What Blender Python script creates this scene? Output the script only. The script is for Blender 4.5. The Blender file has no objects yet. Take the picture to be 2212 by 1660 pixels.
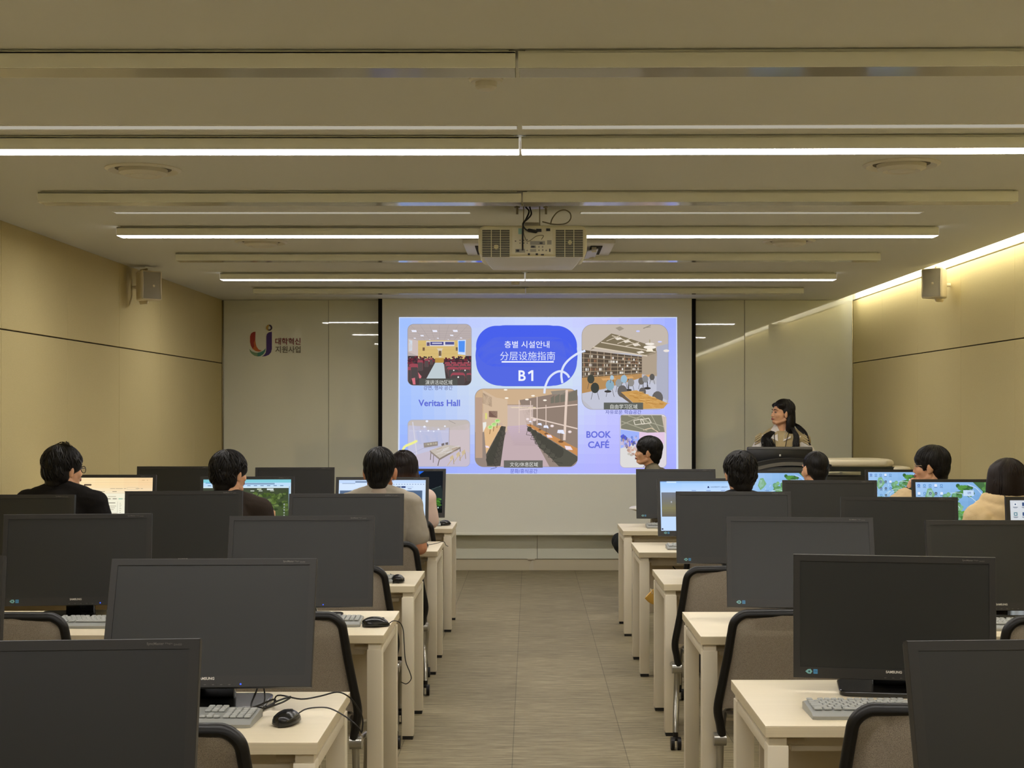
import bpy, bmesh, math, random
from mathutils import Vector, Matrix, Euler, noise as mnoise

SC = bpy.context.scene
COL = SC.collection
PI = math.pi
R = math.radians

# ---------------------------------------------------------------- camera, world, exposure
F_PX, VPX, VPY, CAM_Z = 3000.0, 1145.0, 888.0, 1.54
cam_data = bpy.data.cameras.new('camera')
cam_data.sensor_fit = 'HORIZONTAL'
cam_data.sensor_width = 36.0
cam_data.lens = 36.0 * F_PX / 2212.0
cam_data.shift_x = (1106.0 - VPX) / 2212.0
cam_data.shift_y = (VPY - 830.0) / 2212.0
cam_data.clip_start = 0.05
cam = bpy.data.objects.new('camera', cam_data)
COL.objects.link(cam)
cam.location = (0, 0, CAM_Z)
cam.rotation_euler = (R(90), 0, 0)
SC.camera = cam
world = bpy.data.worlds.new('world')
SC.world = world
world.use_nodes = True
world.node_tree.nodes['Background'].inputs[0].default_value = (0.02, 0.019, 0.016, 1)
world.node_tree.nodes['Background'].inputs[1].default_value = 1.0
SC.view_settings.view_transform = 'Standard'
SC.view_settings.look = 'None'
SC.view_settings.exposure = 0.0
SC.view_settings.gamma = 1.0
SC.view_settings.use_curve_mapping = False
SC.cycles.use_denoising = True
SC.cycles.max_bounces = 8
SC.cycles.diffuse_bounces = 5
SC.cycles.glossy_bounces = 3
SC.cycles.transparent_max_bounces = 8
SC.cycles.sample_clamp_indirect = 6.0
SC.cycles.caustics_reflective = False
SC.cycles.caustics_refractive = False

LIGHT_COL = (1.0, 0.955, 0.92)      # the tubes' light
STRIP_POWER = 29.0
COVE_POWER = 52.0

# ---------------------------------------------------------------- helpers
def lin(c):
    def f(v):
        v = v / 255.0
        return v / 12.92 if v <= 0.04045 else ((v + 0.055) / 1.055) ** 2.4
    return (f(c[0]), f(c[1]), f(c[2]), 1.0)

MATS = {}
def mat(name, col, rough=0.6, metal=0.0, spec=0.5, bump=None, vary=None, coat=0.0, sheen=0.0, alpha=None):
    """col in sRGB 0..255; bump=(scale, strength); vary=(scale, amount) of a fine colour mottling."""
    if name in MATS:
        return MATS[name]
    m = bpy.data.materials.new(name)
    m.use_nodes = True
    nt = m.node_tree
    b = nt.nodes['Principled BSDF']
    b.inputs['Base Color'].default_value = lin(col)
    b.inputs['Roughness'].default_value = rough
    b.inputs['Metallic'].default_value = metal
    b.inputs['Specular IOR Level'].default_value = spec
    b.inputs['Coat Weight'].default_value = coat
    b.inputs['Coat Roughness'].default_value = 0.03
    if sheen:
        b.inputs['Sheen Weight'].default_value = sheen
    tc = nt.nodes.new('ShaderNodeTexCoord')
    if bump:
        n = nt.nodes.new('ShaderNodeTexNoise')
        n.inputs['Scale'].default_value = bump[0]
        n.inputs['Detail'].default_value = 4
        nt.links.new(tc.outputs['Object'], n.inputs['Vector'])
        bp = nt.nodes.new('ShaderNodeBump')
        bp.inputs['Strength'].default_value = bump[1]
        bp.inputs['Distance'].default_value = 0.004
        nt.links.new(n.outputs['Fac'], bp.inputs['Height'])
        nt.links.new(bp.outputs['Normal'], b.inputs['Normal'])
    if vary:
        n = nt.nodes.new('ShaderNodeTexNoise')
        n.inputs['Scale'].default_value = vary[0]
        n.inputs['Detail'].default_value = 6
        nt.links.new(tc.outputs['Object'], n.inputs['Vector'])
        mx = nt.nodes.new('ShaderNodeMix')
        mx.data_type = 'RGBA'
        c = lin(col)
        k0, k1 = 1 - vary[1], 1 + vary[1]
        mx.inputs[6].default_value = (c[0] * k0, c[1] * k0, c[2] * k0, 1)
        mx.inputs[7].default_value = (min(1, c[0] * k1), min(1, c[1] * k1), min(1, c[2] * k1), 1)
        nt.links.new(n.outputs['Fac'], mx.inputs[0])
        nt.links.new(mx.outputs[2], b.inputs['Base Color'])
    MATS[name] = m
    return m

def emit(name, col, strength, linear=False):
    if name in MATS:
        return MATS[name]
    m = bpy.data.materials.new(name)
    m.use_nodes = True
    nt = m.node_tree
    nt.nodes.clear()
    out = nt.nodes.new('ShaderNodeOutputMaterial')
    e = nt.nodes.new('ShaderNodeEmission')
    e.inputs[0].default_value = (*col, 1) if linear else lin(col)
    e.inputs[1].default_value = strength
    nt.links.new(e.outputs[0], out.inputs[0])
    MATS[name] = m
    return m

def picture_material(name, strength=1.0):
    """A lit picture: each face gives off the colour stored on it."""
    if name in MATS:
        return MATS[name]
    m = bpy.data.materials.new(name)
    m.use_nodes = True
    nt = m.node_tree
    nt.nodes.clear()
    out = nt.nodes.new('ShaderNodeOutputMaterial')
    e = nt.nodes.new('ShaderNodeEmission')
    a = nt.nodes.new('ShaderNodeAttribute')
    a.attribute_name = 'Col'
    nt.links.new(a.outputs['Color'], e.inputs[0])
    e.inputs[1].default_value = strength
    nt.links.new(e.outputs[0], out.inputs[0])
    MATS[name] = m
    return m

def tag(o, label, cat, group=None, kind=None):
    o['label'] = label
    o['category'] = cat
    if group:
        o['group'] = group
    if kind:
        o['kind'] = kind
    return o

def empty(name, loc=(0, 0, 0), rz=0.0):
    o = bpy.data.objects.new(name, None)
    o.empty_display_size = 0.1
    COL.objects.link(o)
    o.location = loc
    o.rotation_euler = (0, 0, rz)
    return o

def kids(o):
    return [c for c in KIDS.get(o.name, [])]
KIDS = {}

def link(name, me, parent=None, loc=None, rot=None):
    o = bpy.data.objects.new(name, me)
    COL.objects.link(o)
    if parent is not None:
        o.parent = parent
        KIDS.setdefault(parent.name, []).append(o)
    if loc is not None:
        o.location = loc
    if rot is not None:
        o.rotation_euler = rot
    return o

def copy_tree(o, parent=None):
    c = o.copy()
    COL.objects.link(c)
    if parent is not None:
        c.parent = parent
        KIDS.setdefault(parent.name, []).append(c)
    for ch in kids(o):
        copy_tree(ch, c)
    return c

def catmull(pts, n=6, closed=False):
    P = [Vector(p) for p in pts]
    out = []
    N = len(P)
    segs = N if closed else N - 1
    for i in range(segs):
        p0 = P[(i - 1) % N] if (closed or i > 0) else P[0] * 2 - P[1]
        p1, p2 = P[i], P[(i + 1) % N]
        p3 = P[(i + 2) % N] if (closed or i + 2 < N) else P[-1] * 2 - P[-2]
        for k in range(n):
            t = k / n
            out.append(0.5 * ((2 * p1) + (p2 - p0) * t + (2 * p0 - 5 * p1 + 4 * p2 - p3) * t * t + (3 * p1 - p0 - 3 * p2 + p3) * t ** 3))
    if not closed:
        out.append(P[-1].copy())
    return out

class MB:
    """Collects shapes and links them as ONE mesh object."""
    def __init__(self):
        self.v, self.f, self.m = [], [], []
    def add(self, vs, fs, m=0, M=None):
        o = len(self.v)
        for p in vs:
            p = Vector(p)
            self.v.append(M @ p if M is not None else p)
        for q in fs:
            self.f.append([i + o for i in q])
            self.m.append(m)
        return self
    def box(self, c, s, bevel=0.0, m=0, M=None, seg=2):
        if bevel <= 0:
            x, y, z = s[0] / 2, s[1] / 2, s[2] / 2
            vs = [(c[0] + a * x, c[1] + b * y, c[2] + d * z) for a in (-1, 1) for b in (-1, 1) for d in (-1, 1)]
            fs = [(0, 1, 3, 2), (4, 6, 7, 5), (0, 4, 5, 1), (2, 3, 7, 6), (0, 2, 6, 4), (1, 5, 7, 3)]
            return self.add(vs, fs, m, M)
        bm = bmesh.new()
        bmesh.ops.create_cube(bm, size=1.0)
        for v in bm.verts:
            v.co = Vector((v.co.x * s[0], v.co.y * s[1], v.co.z * s[2]))
        bmesh.ops.bevel(bm, geom=bm.edges[:], offset=bevel, segments=seg, profile=0.5, affect='EDGES')
        return self._bm(bm, Matrix.Translation(c) if M is None else M @ Matrix.Translation(c), m)
    def _bm(self, bm, M, m):
        bm.verts.ensure_lookup_table()
        bm.verts.index_update()
        vs = [v.co.copy() for v in bm.verts]
        fs = [[v.index for v in f.verts] for f in bm.faces]
        bm.free()
        return self.add(vs, fs, m, M)
    def ellip(self, c, r, rot=None, m=0, n=16, k=10, M=None):
        vs, fs = [], []
        for j in range(1, k):
            th = PI * j / k
            for i in range(n):
                ph = 2 * PI * i / n
                vs.append(Vector((math.sin(th) * math.cos(ph) * r[0], math.sin(th) * math.sin(ph) * r[1], math.cos(th) * r[2])))
        top, bot = len(vs), len(vs) + 1
        vs += [Vector((0, 0, r[2])), Vector((0, 0, -r[2]))]
        for j in range(k - 2):
            for i in range(n):
                a, b = j * n + i, j * n + (i + 1) % n
                fs.append((a, a + n, b + n, b))
        for i in range(n):
            fs.append((top, i, (i + 1) % n))
            fs.append((bot, (k - 2) * n + (i + 1) % n, (k - 2) * n + i))
        T = Matrix.Translation(c)
        if rot is not None:
            T = T @ (rot.to_4x4() if isinstance(rot, Matrix) else Euler(rot).to_matrix().to_4x4())
        return self.add(vs, fs, m, T if M is None else M @ T)
    def sweep(self, pts, prof, scale=None, closed=False, up=(0, 0, 1), m=0, M=None):
        """A closed profile [(a, b)] carried along pts; a runs across (side), b along up."""
        P = [Vector(p) for p in pts]
        N, K = len(P), len(prof)
        vs, fs = [], []
        U = Vector(up).normalized()
        prev = None
        for i in range(N):
            t = (P[(i + 1) % N] - P[i - 1]) if closed else (P[min(i + 1, N - 1)] - P[max(i - 1, 0)])
            t = t.normalized() if t.length > 1e-9 else Vector((0, 0, 1))
            if prev is None:
                s = t.cross(U)
                if s.length < 1e-4:
                    s = t.cross(Vector((1, 0, 0))) if abs(t.x) < 0.9 else t.cross(Vector((0, 1, 0)))
            else:
                s = prev - t * prev.dot(t)
                if s.length < 1e-6:
                    s = t.cross(U)
            s.normalize()
            prev = s
            n = s.cross(t)
            k = scale[i] if scale else 1.0
            for a, b in prof:
                vs.append(P[i] + s * a * k + n * b * k)
        for i in range(N if closed else N - 1):
            j = (i + 1) % N
            for q in range(K):
                r = (q + 1) % K
                fs.append((i * K + q, i * K + r, j * K + r, j * K + q))
        if not closed:
            fs.append(tuple(range(K - 1, -1, -1)))
            fs.append(tuple((N - 1) * K + q for q in range(K)))
        return self.add(vs, fs, m, M)
    def tube(self, pts, r, n=8, m=0, M=None, closed=False):
        prof = [(math.cos(2 * PI * i / n), math.sin(2 * PI * i / n)) for i in range(n)]
        sc = r if isinstance(r, (list, tuple)) else [r] * len(pts)
        return self.sweep(pts, prof, sc, closed, m=m, M=M)
    def capsule(self, a, b, ra, rb, n=14, m=0, M=None):
        a, b = Vector(a), Vector(b)
        d = (b - a).normalized()
        pts, rs = [], []
        for k in range(5):
            t = PI / 2 * (k + 0.35) / 5.35
            pts.append(a - d * ra * math.cos(t)); rs.append(ra * math.sin(t))
        pts.append(a); rs.append(ra)
        for q in (1, 2, 3):
            pts.append(a.lerp(b, q / 4)); rs.append(ra + (rb - ra) * q / 4)
        pts.append(b); rs.append(rb)
        for k in range(4, -1, -1):
            t = PI / 2 * (k + 0.35) / 5.35
            pts.append(b + d * rb * math.cos(t)); rs.append(rb * math.sin(t))
        return self.tube(pts, rs, n, m, M)
    def cyl(self, a, b, r, n=20, m=0, r2=None, M=None):
        return self.tube([a, b], [r, r if r2 is None else r2], n, m, M)
    def lathe(self, prof, n=32, m=0, M=None):
        """prof [(radius, z)] turned about Z."""
        vs, fs = [], []
        K = len(prof)
        for i in range(n):
            a = 2 * PI * i / n
            for r, z in prof:
                vs.append((r * math.cos(a), r * math.sin(a), z))
        for i in range(n):
            j = (i + 1) % n
            for q in range(K - 1):
                fs.append((i * K + q, j * K + q, j * K + q + 1, i * K + q + 1))
        return self.add(vs, fs, m, M)
    def prism(self, poly, d0, d1, axis='y', m=0, M=None):
        """poly [(u, v)] pushed out from d0 to d1; axis y: (x, z), axis z: (x, y), axis x: (y, z)."""
        def P(u, v, d):
            return (u, d, v) if axis == 'y' else ((u, v, d) if axis == 'z' else (d, u, v))
        n = len(poly)
        vs = [P(u, v, d0) for u, v in poly] + [P(u, v, d1) for u, v in poly]
        fs = [tuple(range(n)), tuple(range(2 * n - 1, n - 1, -1))]
        fs += [(i, (i + 1) % n, n + (i + 1) % n, n + i) for i in range(n)]
        return self.add(vs, fs, m, M)
    def quad(self, a, b, c, d, m=0, M=None):
        return self.add([a, b, c, d], [(0, 1, 2, 3)], m, M)
    def text(self, body, w, h, M, depth=0.0004, m=0, bold=0.0):
        vs, fs = text_shape(body, w, h, bold)
        n = len(vs)
        V = [(x, y, depth) for x, y in vs]
        return self.add(V, fs, m, M)
    def mesh(self, name, mats, smooth=35, fix=True):
        me = bpy.data.meshes.new(name)
        me.from_pydata([tuple(v) for v in self.v], [], self.f)
        for q in (mats if isinstance(mats, (list, tuple)) else [mats]):
            me.materials.append(q)
        if max(self.m or [0]) > 0:
            me.polygons.foreach_set('material_index', self.m)
        if fix:
            bm = bmesh.new()
            bm.from_mesh(me)
            bmesh.ops.recalc_face_normals(bm, faces=bm.faces[:])
            bm.to_mesh(me)
            bm.free()
        if smooth:
            me.polygons.foreach_set('use_smooth', [True] * len(me.polygons))
            me.set_sharp_from_angle(angle=R(smooth))
        me.update()
        return me
    def build(self, name, mats, parent=None, smooth=35, loc=None, rot=None, fix=True):
        return link(name, self.mesh(name, mats, smooth, fix), parent, loc, rot)

_TXT = {}
def text_raw(body, bold=0.0):
    key = (body, bold)
    if key not in _TXT:
        c = bpy.data.curves.new('lettering', 'FONT')
        c.body = body
        c.size = 1.0
        c.resolution_u = 3
        c.offset = bold
        c.align_x = 'CENTER'
        c.space_line = 1.0
        o = bpy.data.objects.new('lettering', c)
        COL.objects.link(o)
        dg = bpy.context.evaluated_depsgraph_get()
        me = bpy.data.meshes.new_from_object(o.evaluated_get(dg))
        bpy.data.objects.remove(o)
        vs = [(v.co.x, v.co.y) for v in me.vertices]
        fs = [list(p.vertices) for p in me.polygons]
        bpy.data.meshes.remove(me)
        bpy.data.curves.remove(c)
        x0, x1 = min(v[0] for v in vs), max(v[0] for v in vs)
        y0, y1 = min(v[1] for v in vs), max(v[1] for v in vs)
        _TXT[key] = ([((x - (x0 + x1) / 2) / (x1 - x0), (y - (y0 + y1) / 2) / (y1 - y0)) for x, y in vs], fs)
    return _TXT[key]
def text_shape(body, w, h, bold=0.0):
    vs, fs = text_raw(body, bold)
    return [(x * w, y * h) for x, y in vs], fs

class Canvas:
    """A flat lit picture drawn in its own 2-D frame; place(x, y, layer) gives the point in the room."""
    def __init__(self, place):
        self.place, self.v, self.f, self.c, self.layer = place, [], [], [], 0
    def up(self):
        self.layer += 1
        return self
    def _put(self, pts, faces, col):
        o = len(self.v)
        self.v += [self.place(x, y, self.layer) for x, y in pts]
        cl = lin(col)
        for q in faces:
            self.f.append([i + o for i in q])
            self.c.append(cl)
        return self
    def P(self, pts, col):
        return self._put(pts, [tuple(range(len(pts)))], col)
    def Rc(self, x0, y0, x1, y1, col):
        return self.P([(x0, y0), (x1, y0), (x1, y1), (x0, y1)], col)
    def RR(self, x0, y0, x1, y1, r, col, n=7):
        return self.P(rrect(x0, y0, x1, y1, r, n), col)
    def E(self, cx, cy, rx, ry, col, n=16):
        return self.P([(cx + rx * math.cos(2 * PI * i / n), cy + ry * math.sin(2 * PI * i / n)) for i in range(n)], col)
    def L(self, pts, w, col):
        for a, b in zip(pts, pts[1:]):
            dx, dy = b[0] - a[0], b[1] - a[1]
            l = math.hypot(dx, dy) or 1
            nx, ny = -dy / l * w / 2, dx / l * w / 2
            self.P([(a[0] + nx, a[1] + ny), (b[0] + nx, b[1] + ny), (b[0] - nx, b[1] - ny), (a[0] - nx, a[1] - ny)], col)
        return self
    def T(self, body, x0, y0, x1, y1, col, bold=0.0):
        vs, fs = text_raw(body, bold)
        pts = [((x0 + x1) / 2 + x * (x1 - x0), (y0 + y1) / 2 - y * (y1 - y0)) for x, y in vs]
        return self._put(pts, fs, col)
    def grad(self, x0, y0, x1, y1, cols, nx=10, ny=8):
        """cols: rows of colours spread evenly over the rectangle."""
        H, W = len(cols), len(cols[0])
        def at(u, v):
            u *= W - 1; v *= H - 1
            i, j = min(int(u), W - 2) if W > 1 else 0, min(int(v), H - 2) if H > 1 else 0
            a, b = u - i, v - j
            i2, j2 = min(i + 1, W - 1), min(j + 1, H - 1)
            return tuple((cols[j][i][k] * (1 - a) + cols[j][i2][k] * a) * (1 - b) + (cols[j2][i][k] * (1 - a) + cols[j2][i2][k] * a) * b for k in range(3))
        for j in range(ny):
            for i in range(nx):
                self.Rc(x0 + (x1 - x0) * i / nx, y0 + (y1 - y0) * j / ny, x0 + (x1 - x0) * (i + 1) / nx, y0 + (y1 - y0) * (j + 1) / ny, at((i + .5) / nx, (j + .5) / ny))
        return self
    def build(self, name, material, parent=None, loc=None, rot=None):
        me = bpy.data.meshes.new(name)
        me.from_pydata([tuple(p) for p in self.v], [], self.f)
        a = me.color_attributes.new('Col', 'FLOAT_COLOR', 'CORNER')
        buf = []
        for p, c in zip(me.polygons, self.c):
            buf += list(c) * p.loop_total
        a.data.foreach_set('color', buf)
        me.materials.append(material)
        me.update()
        return link(name, me, parent, loc, rot)

def rrect(x0, y0, x1, y1, r, n=6):
    out = []
    for cx, cy, a0 in ((x1 - r, y1 - r, 0), (x0 + r, y1 - r, 90), (x0 + r, y0 + r, 180), (x1 - r, y0 + r, 270)):
        for k in range(n + 1):
            a = R(a0 + 90 * k / n)
            out.append((cx + r * math.cos(a), cy + r * math.sin(a)))
    return out

def clip_rr(c, x0, y0, x1, y1, r, bg):
    pass

def at(px, py, Y):
    """The point at depth Y that the photograph shows at pixel (px, py)."""
    return Vector(((px - VPX) * Y / F_PX, Y, CAM_Z - (py - VPY) * Y / F_PX))

def fuse(mb, name, mats, voxel=0.006, smooth=4, parent=None, wrinkle=None, fac=0.5):
    """Grow all shapes of mb into one continuous skin."""
    me = mb.mesh(name, mats, smooth=None)
    o = bpy.data.objects.new(name, me)
    COL.objects.link(o)
    md = o.modifiers.new('grow', 'REMESH')
    md.mode = 'VOXEL'
    md.voxel_size = voxel
    if smooth:
        s = o.modifiers.new('soft', 'SMOOTH')
        s.iterations = smooth
        s.factor = fac
    dg = bpy.context.evaluated_depsgraph_get()
    out = bpy.data.meshes.new_from_object(o.evaluated_get(dg))
    bpy.data.objects.remove(o)
    bpy.data.meshes.remove(me)
    out.name = name
    out.materials.clear()
    for q in (mats if isinstance(mats, (list, tuple)) else [mats]):
        out.materials.append(q)
    if wrinkle:
        sc, amt = wrinkle
        ns = [v.normal.copy() for v in out.vertices]
        for v, nn in zip(out.vertices, ns):
            v.co += nn * (mnoise.noise(v.co * sc) * amt + mnoise.noise(v.co * sc * 2.7) * amt * 0.4)
    out.polygons.foreach_set('use_smooth', [True] * len(out.polygons))
    out.update()
    if parent is None and not name:
        return out
    return out

random.seed(7)
# ---------------------------------------------------------------- the room
XL, XR, YF, YB, ZC = -2.97, 3.113, 13.40, -2.3, 2.61
XCOVE = 2.965

def fabric_wall_material():
    m = mat('wall_fabric', (203, 184, 131), rough=0.85, spec=0.15)
    nt = m.node_tree
    b = nt.nodes['Principled BSDF']
    tc = nt.nodes.new('ShaderNodeTexCoord')
    mp = nt.nodes.new('ShaderNodeMapping')
    mp.inputs['Scale'].default_value = (60, 60, 260)
    n = nt.nodes.new('ShaderNodeTexNoise')
    n.inputs['Scale'].default_value = 3.0
    n.inputs['Detail'].default_value = 5
    cr = nt.nodes.new('ShaderNodeMix')
    cr.data_type = 'RGBA'
    cr.inputs[6].default_value = lin((178, 163, 115))
    cr.inputs[7].default_value = lin((206, 191, 142))
    nt.links.new(tc.outputs['Object'], mp.inputs[0])
    nt.links.new(mp.outputs[0], n.inputs['Vector'])
    nt.links.new(n.outputs['Fac'], cr.inputs[0])
    nt.links.new(cr.outputs[2], b.inputs['Base Color'])
    return m

def floor_material():
    m = mat('floor_vinyl', (100, 92, 82), rough=0.6, spec=0.22)
    nt = m.node_tree
    b = nt.nodes['Principled BSDF']
    tc = nt.nodes.new('ShaderNodeTexCoord')
    def noise(sx, sy, det, rough=0.6):
        mp = nt.nodes.new('ShaderNodeMapping')
        mp.inputs['Scale'].default_value = (sx, sy, 1)
        n = nt.nodes.new('ShaderNodeTexNoise')
        n.inputs['Scale'].default_value = 1.0
        n.inputs['Detail'].default_value = det
        n.inputs['Roughness'].default_value = rough
        nt.links.new(tc.outputs['Object'], mp.inputs[0])
        nt.links.new(mp.outputs[0], n.inputs['Vector'])
        return n
    n1 = noise(5.0, 55.0, 6, 0.75)
    n2 = noise(0.9, 2.2, 3)
    ramp = nt.nodes.new('ShaderNodeValToRGB')
    ramp.color_ramp.elements[0].position = 0.30
    ramp.color_ramp.elements[0].color = lin((112, 102, 78))
    ramp.color_ramp.elements[1].position = 0.70
    ramp.color_ramp.elements[1].color = lin((186, 174, 142))
    e = ramp.color_ramp.elements.new(0.5)
    e.color = lin((150, 138, 108))
    nt.links.new(n1.outputs['Fac'], ramp.inputs[0])
    # long boards 0.51 m wide running away from the camera
    sep = nt.nodes.new('ShaderNodeSeparateXYZ')
    nt.links.new(tc.outputs['Object'], sep.inputs[0])
    ax = nt.nodes.new('ShaderNodeMath'); ax.operation = 'ADD'; ax.inputs[1].default_value = 0.078 + 5.1
    nt.links.new(sep.outputs['X'], ax.inputs[0])
    cb = nt.nodes.new('ShaderNodeCombineXYZ')
    nt.links.new(sep.outputs['Y'], cb.inputs['X'])
    nt.links.new(ax.outputs[0], cb.inputs['Y'])
    br = nt.nodes.new('ShaderNodeTexBrick')
    br.offset = 0.5
    br.inputs['Color1'].default_value = (0.93, 0.93, 0.93, 1)
    br.inputs['Color2'].default_value = (1.05, 1.05, 1.05, 1)
    br.inputs['Mortar'].default_value = (0.55, 0.55, 0.55, 1)
    br.inputs['Scale'].default_value = 1.0
    br.inputs['Mortar Size'].default_value = 0.0022
    br.inputs['Mortar Smooth'].default_value = 0.2
    br.inputs['Brick Width'].default_value = 1.02
    br.inputs['Row Height'].default_value = 0.51
    nt.links.new(cb.outputs[0], br.inputs['Vector'])
    mul = nt.nodes.new('ShaderNodeMix'); mul.data_type = 'RGBA'; mul.blend_type = 'MULTIPLY'
    mul.inputs[0].default_value = 1.0
    nt.links.new(ramp.outputs[0], mul.inputs[6])
    nt.links.new(br.outputs['Color'], mul.inputs[7])
    mul2 = nt.nodes.new('ShaderNodeMix'); mul2.data_type = 'RGBA'; mul2.blend_type = 'MULTIPLY'
    mul2.inputs[0].default_value = 0.35
    nt.links.new(mul.outputs[2], mul2.inputs[6])
    nt.links.new(n2.outputs['Fac'], mul2.inputs[7])
    nt.links.new(mul2.outputs[2], b.inputs['Base Color'])
    return m

M_CEIL = mat('ceiling_paint', (216, 216, 208), rough=0.9, spec=0.1)
M_WALL = fabric_wall_material()
M_FLOOR = floor_material()
M_GLASSBOARD = mat('back_painted_glass', (224, 225, 208), rough=0.02, spec=0.95)
M_GLASSBOARD.node_tree.nodes['Principled BSDF'].inputs['IOR'].default_value = 1.62
M_BACK = mat('wall_backing', (150, 146, 134), rough=0.7)
M_TRIM = mat('satin_aluminium', (150, 140, 112), rough=0.28, metal=0.9)
M_BASE = mat('baseboard_steel', (214, 204, 178), rough=0.3, metal=0.15)
M_DARKGAP = mat('dark_gap', (40, 36, 30), rough=0.9)
M_COVE = mat('cove_paint', (238, 234, 220), rough=0.8, spec=0.1)

def struct(o, label, cat):
    return tag(o, label, cat, kind='structure')

b = MB(); b.box(((XL + XR) / 2, (YF + YB) / 2, -0.05), (XR - XL + 0.6, YF - YB + 0.6, 0.1))
struct(b.build('floor', M_FLOOR, smooth=None), 'grey brown streaked vinyl floor laid in long boards', 'floor')
b = MB(); b.box(((XL + XCOVE) / 2 - 0.1, (YF + YB) / 2, ZC + 0.13), (XCOVE - XL + 0.2, YF - YB + 0.4, 0.26))
struct(b.build('ceiling', M_CEIL, smooth=None), 'plain flat off white ceiling carrying the light bars', 'ceiling')

def panel_wall(name, x, sgn, ztop, label):
    """Fabric panels 1.12 m wide in two heights, parted by narrow joints; sgn: which side the wall's back is."""
    m = MB()
    m.box((x + sgn * 0.07, (YF + YB) / 2, ztop / 2), (0.10, YF - YB + 0.4, ztop), m=1)
    y = YF
    while y > YB:
        y0 = max(YB, y - 1.12)
        for z0, z1 in ((0.11, 1.996), (2.004, ztop - (0.004 if sgn > 0 else 0))):
            m.box((x + sgn * 0.010, (y + y0) / 2, (z0 + z1) / 2), (0.020, y - y0 - 0.0025, z1 - z0), bevel=0.0015, seg=1)
        y = y0
    return struct(m.build(name, [M_WALL, M_DARKGAP], smooth=None), label, 'wall')
panel_wall('wall_left', XL, -1, ZC, 'tan fabric panelled wall on the left side')
panel_wall('wall_right', XR, 1, ZC - 0.008, 'tan fabric panelled wall on the right, washed by light from above')
b = MB(); b.box(((XL + XR) / 2, YB - 0.05, ZC / 2), (XR - XL + 0.4, 0.1, ZC + 0.4))
struct(b.build('wall_back', mat('plain_wall', (190, 182, 160), rough=0.9), smooth=None), 'plain wall behind the viewer', 'wall')

# front wall: a backing with sheets of back-painted glass as its parts
b = MB(); b.box(((XL + XR) / 2, YF + 0.08, ZC / 2 + 0.1), (XR - XL + 0.4, 0.12, ZC + 0.5))
wf = struct(b.build('wall_front', M_BACK, smooth=None), 'front wall of grey green glossy glass sheets behind the screen', 'wall')
gx = [XL + 0.012, -1.943, -0.93, 0.07, 1.07, 2.069, XR - 0.004]
tilt = [0.0, 0.0010, 0.0, 0.0, -0.0026, 0.0]
for i in range(6):
    g = MB(); w = gx[i + 1] - gx[i] - 0.004
    g.box((0, 0, 0), (w, 0.010, ZC - 0.114), bevel=0.001, seg=1)
    g.build('glass_sheet', M_GLASSBOARD, wf, smooth=None, loc=((gx[i] + gx[i + 1]) / 2, YF, 0.112 + (ZC - 0.114) / 2), rot=(tilt[i], 0, 0))
b = MB(); b.box(((XL + XR) / 2, YF + 0.016, 0.054), (XR - XL, 0.012, 0.108))
struct(b.build('baseboard_front', M_BASE, smooth=None), 'beige metal baseboard under the glass front wall', 'baseboard')
for nm, x, s in (('baseboard_left', XL, 1), ('baseboard_right', XR, -1)):
    b = MB(); b.box((x - s * 0.004, (YF + YB) / 2, 0.053), (0.012, YF - YB, 0.106))
    struct(b.build(nm, M_BASE, smooth=None), 'beige metal baseboard along the %s wall' % nm[10:], 'baseboard')
for nm, x in (('trim_1', XL + 0.006), ('trim_2', XR - 0.004)):
    b = MB(); b.box((x, YF - 0.012, ZC / 2 + 0.03), (0.012, 0.012, ZC - 0.08), bevel=0.002)
    struct(b.build(nm, M_TRIM), 'metal corner strip at the %s end of the front wall' % ('left' if x < 0 else 'right'), 'trim')

# cove between ceiling and right wall
b = MB()
b.box((XR + 0.05, (YF + YB) / 2, ZC + 0.145), (0.10, YF - YB + 0.4, 0.29))
b.box(((XCOVE + XR) / 2, (YF + YB) / 2, ZC + 0.27), (XR - XCOVE + 0.1, YF - YB + 0.4, 0.03))
b.box(((XCOVE + XR) / 2, YF + 0.05, ZC + 0.14), (XR - XCOVE + 0.1, 0.1, 0.29))
struct(b.build('trim_3', M_COVE, smooth=None), 'white light cove running along the top of the right wall', 'trim')
t = empty('cove_light', (XCOVE, 0, ZC))
tag(t, 'hidden strip light shining out of the cove above the right wall', 'light')
b = MB(); b.box((0.006, 5.6, 0.10), (0.012, 15.4, 0.05), bevel=0.002)
b.build('channel', mat('white_metal', (226, 224, 214), rough=0.4), t)
b = MB(); b.quad((0.0125, -2.0, 0.08), (0.0125, 13.2, 0.08), (0.0125, 13.2, 0.12), (0.0125, -2.0, 0.12))
b.build('diffuser', emit('cove_glow', (1.0, 0.955, 0.80), COVE_POWER, linear=True), t, smooth=None, fix=False)

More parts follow.
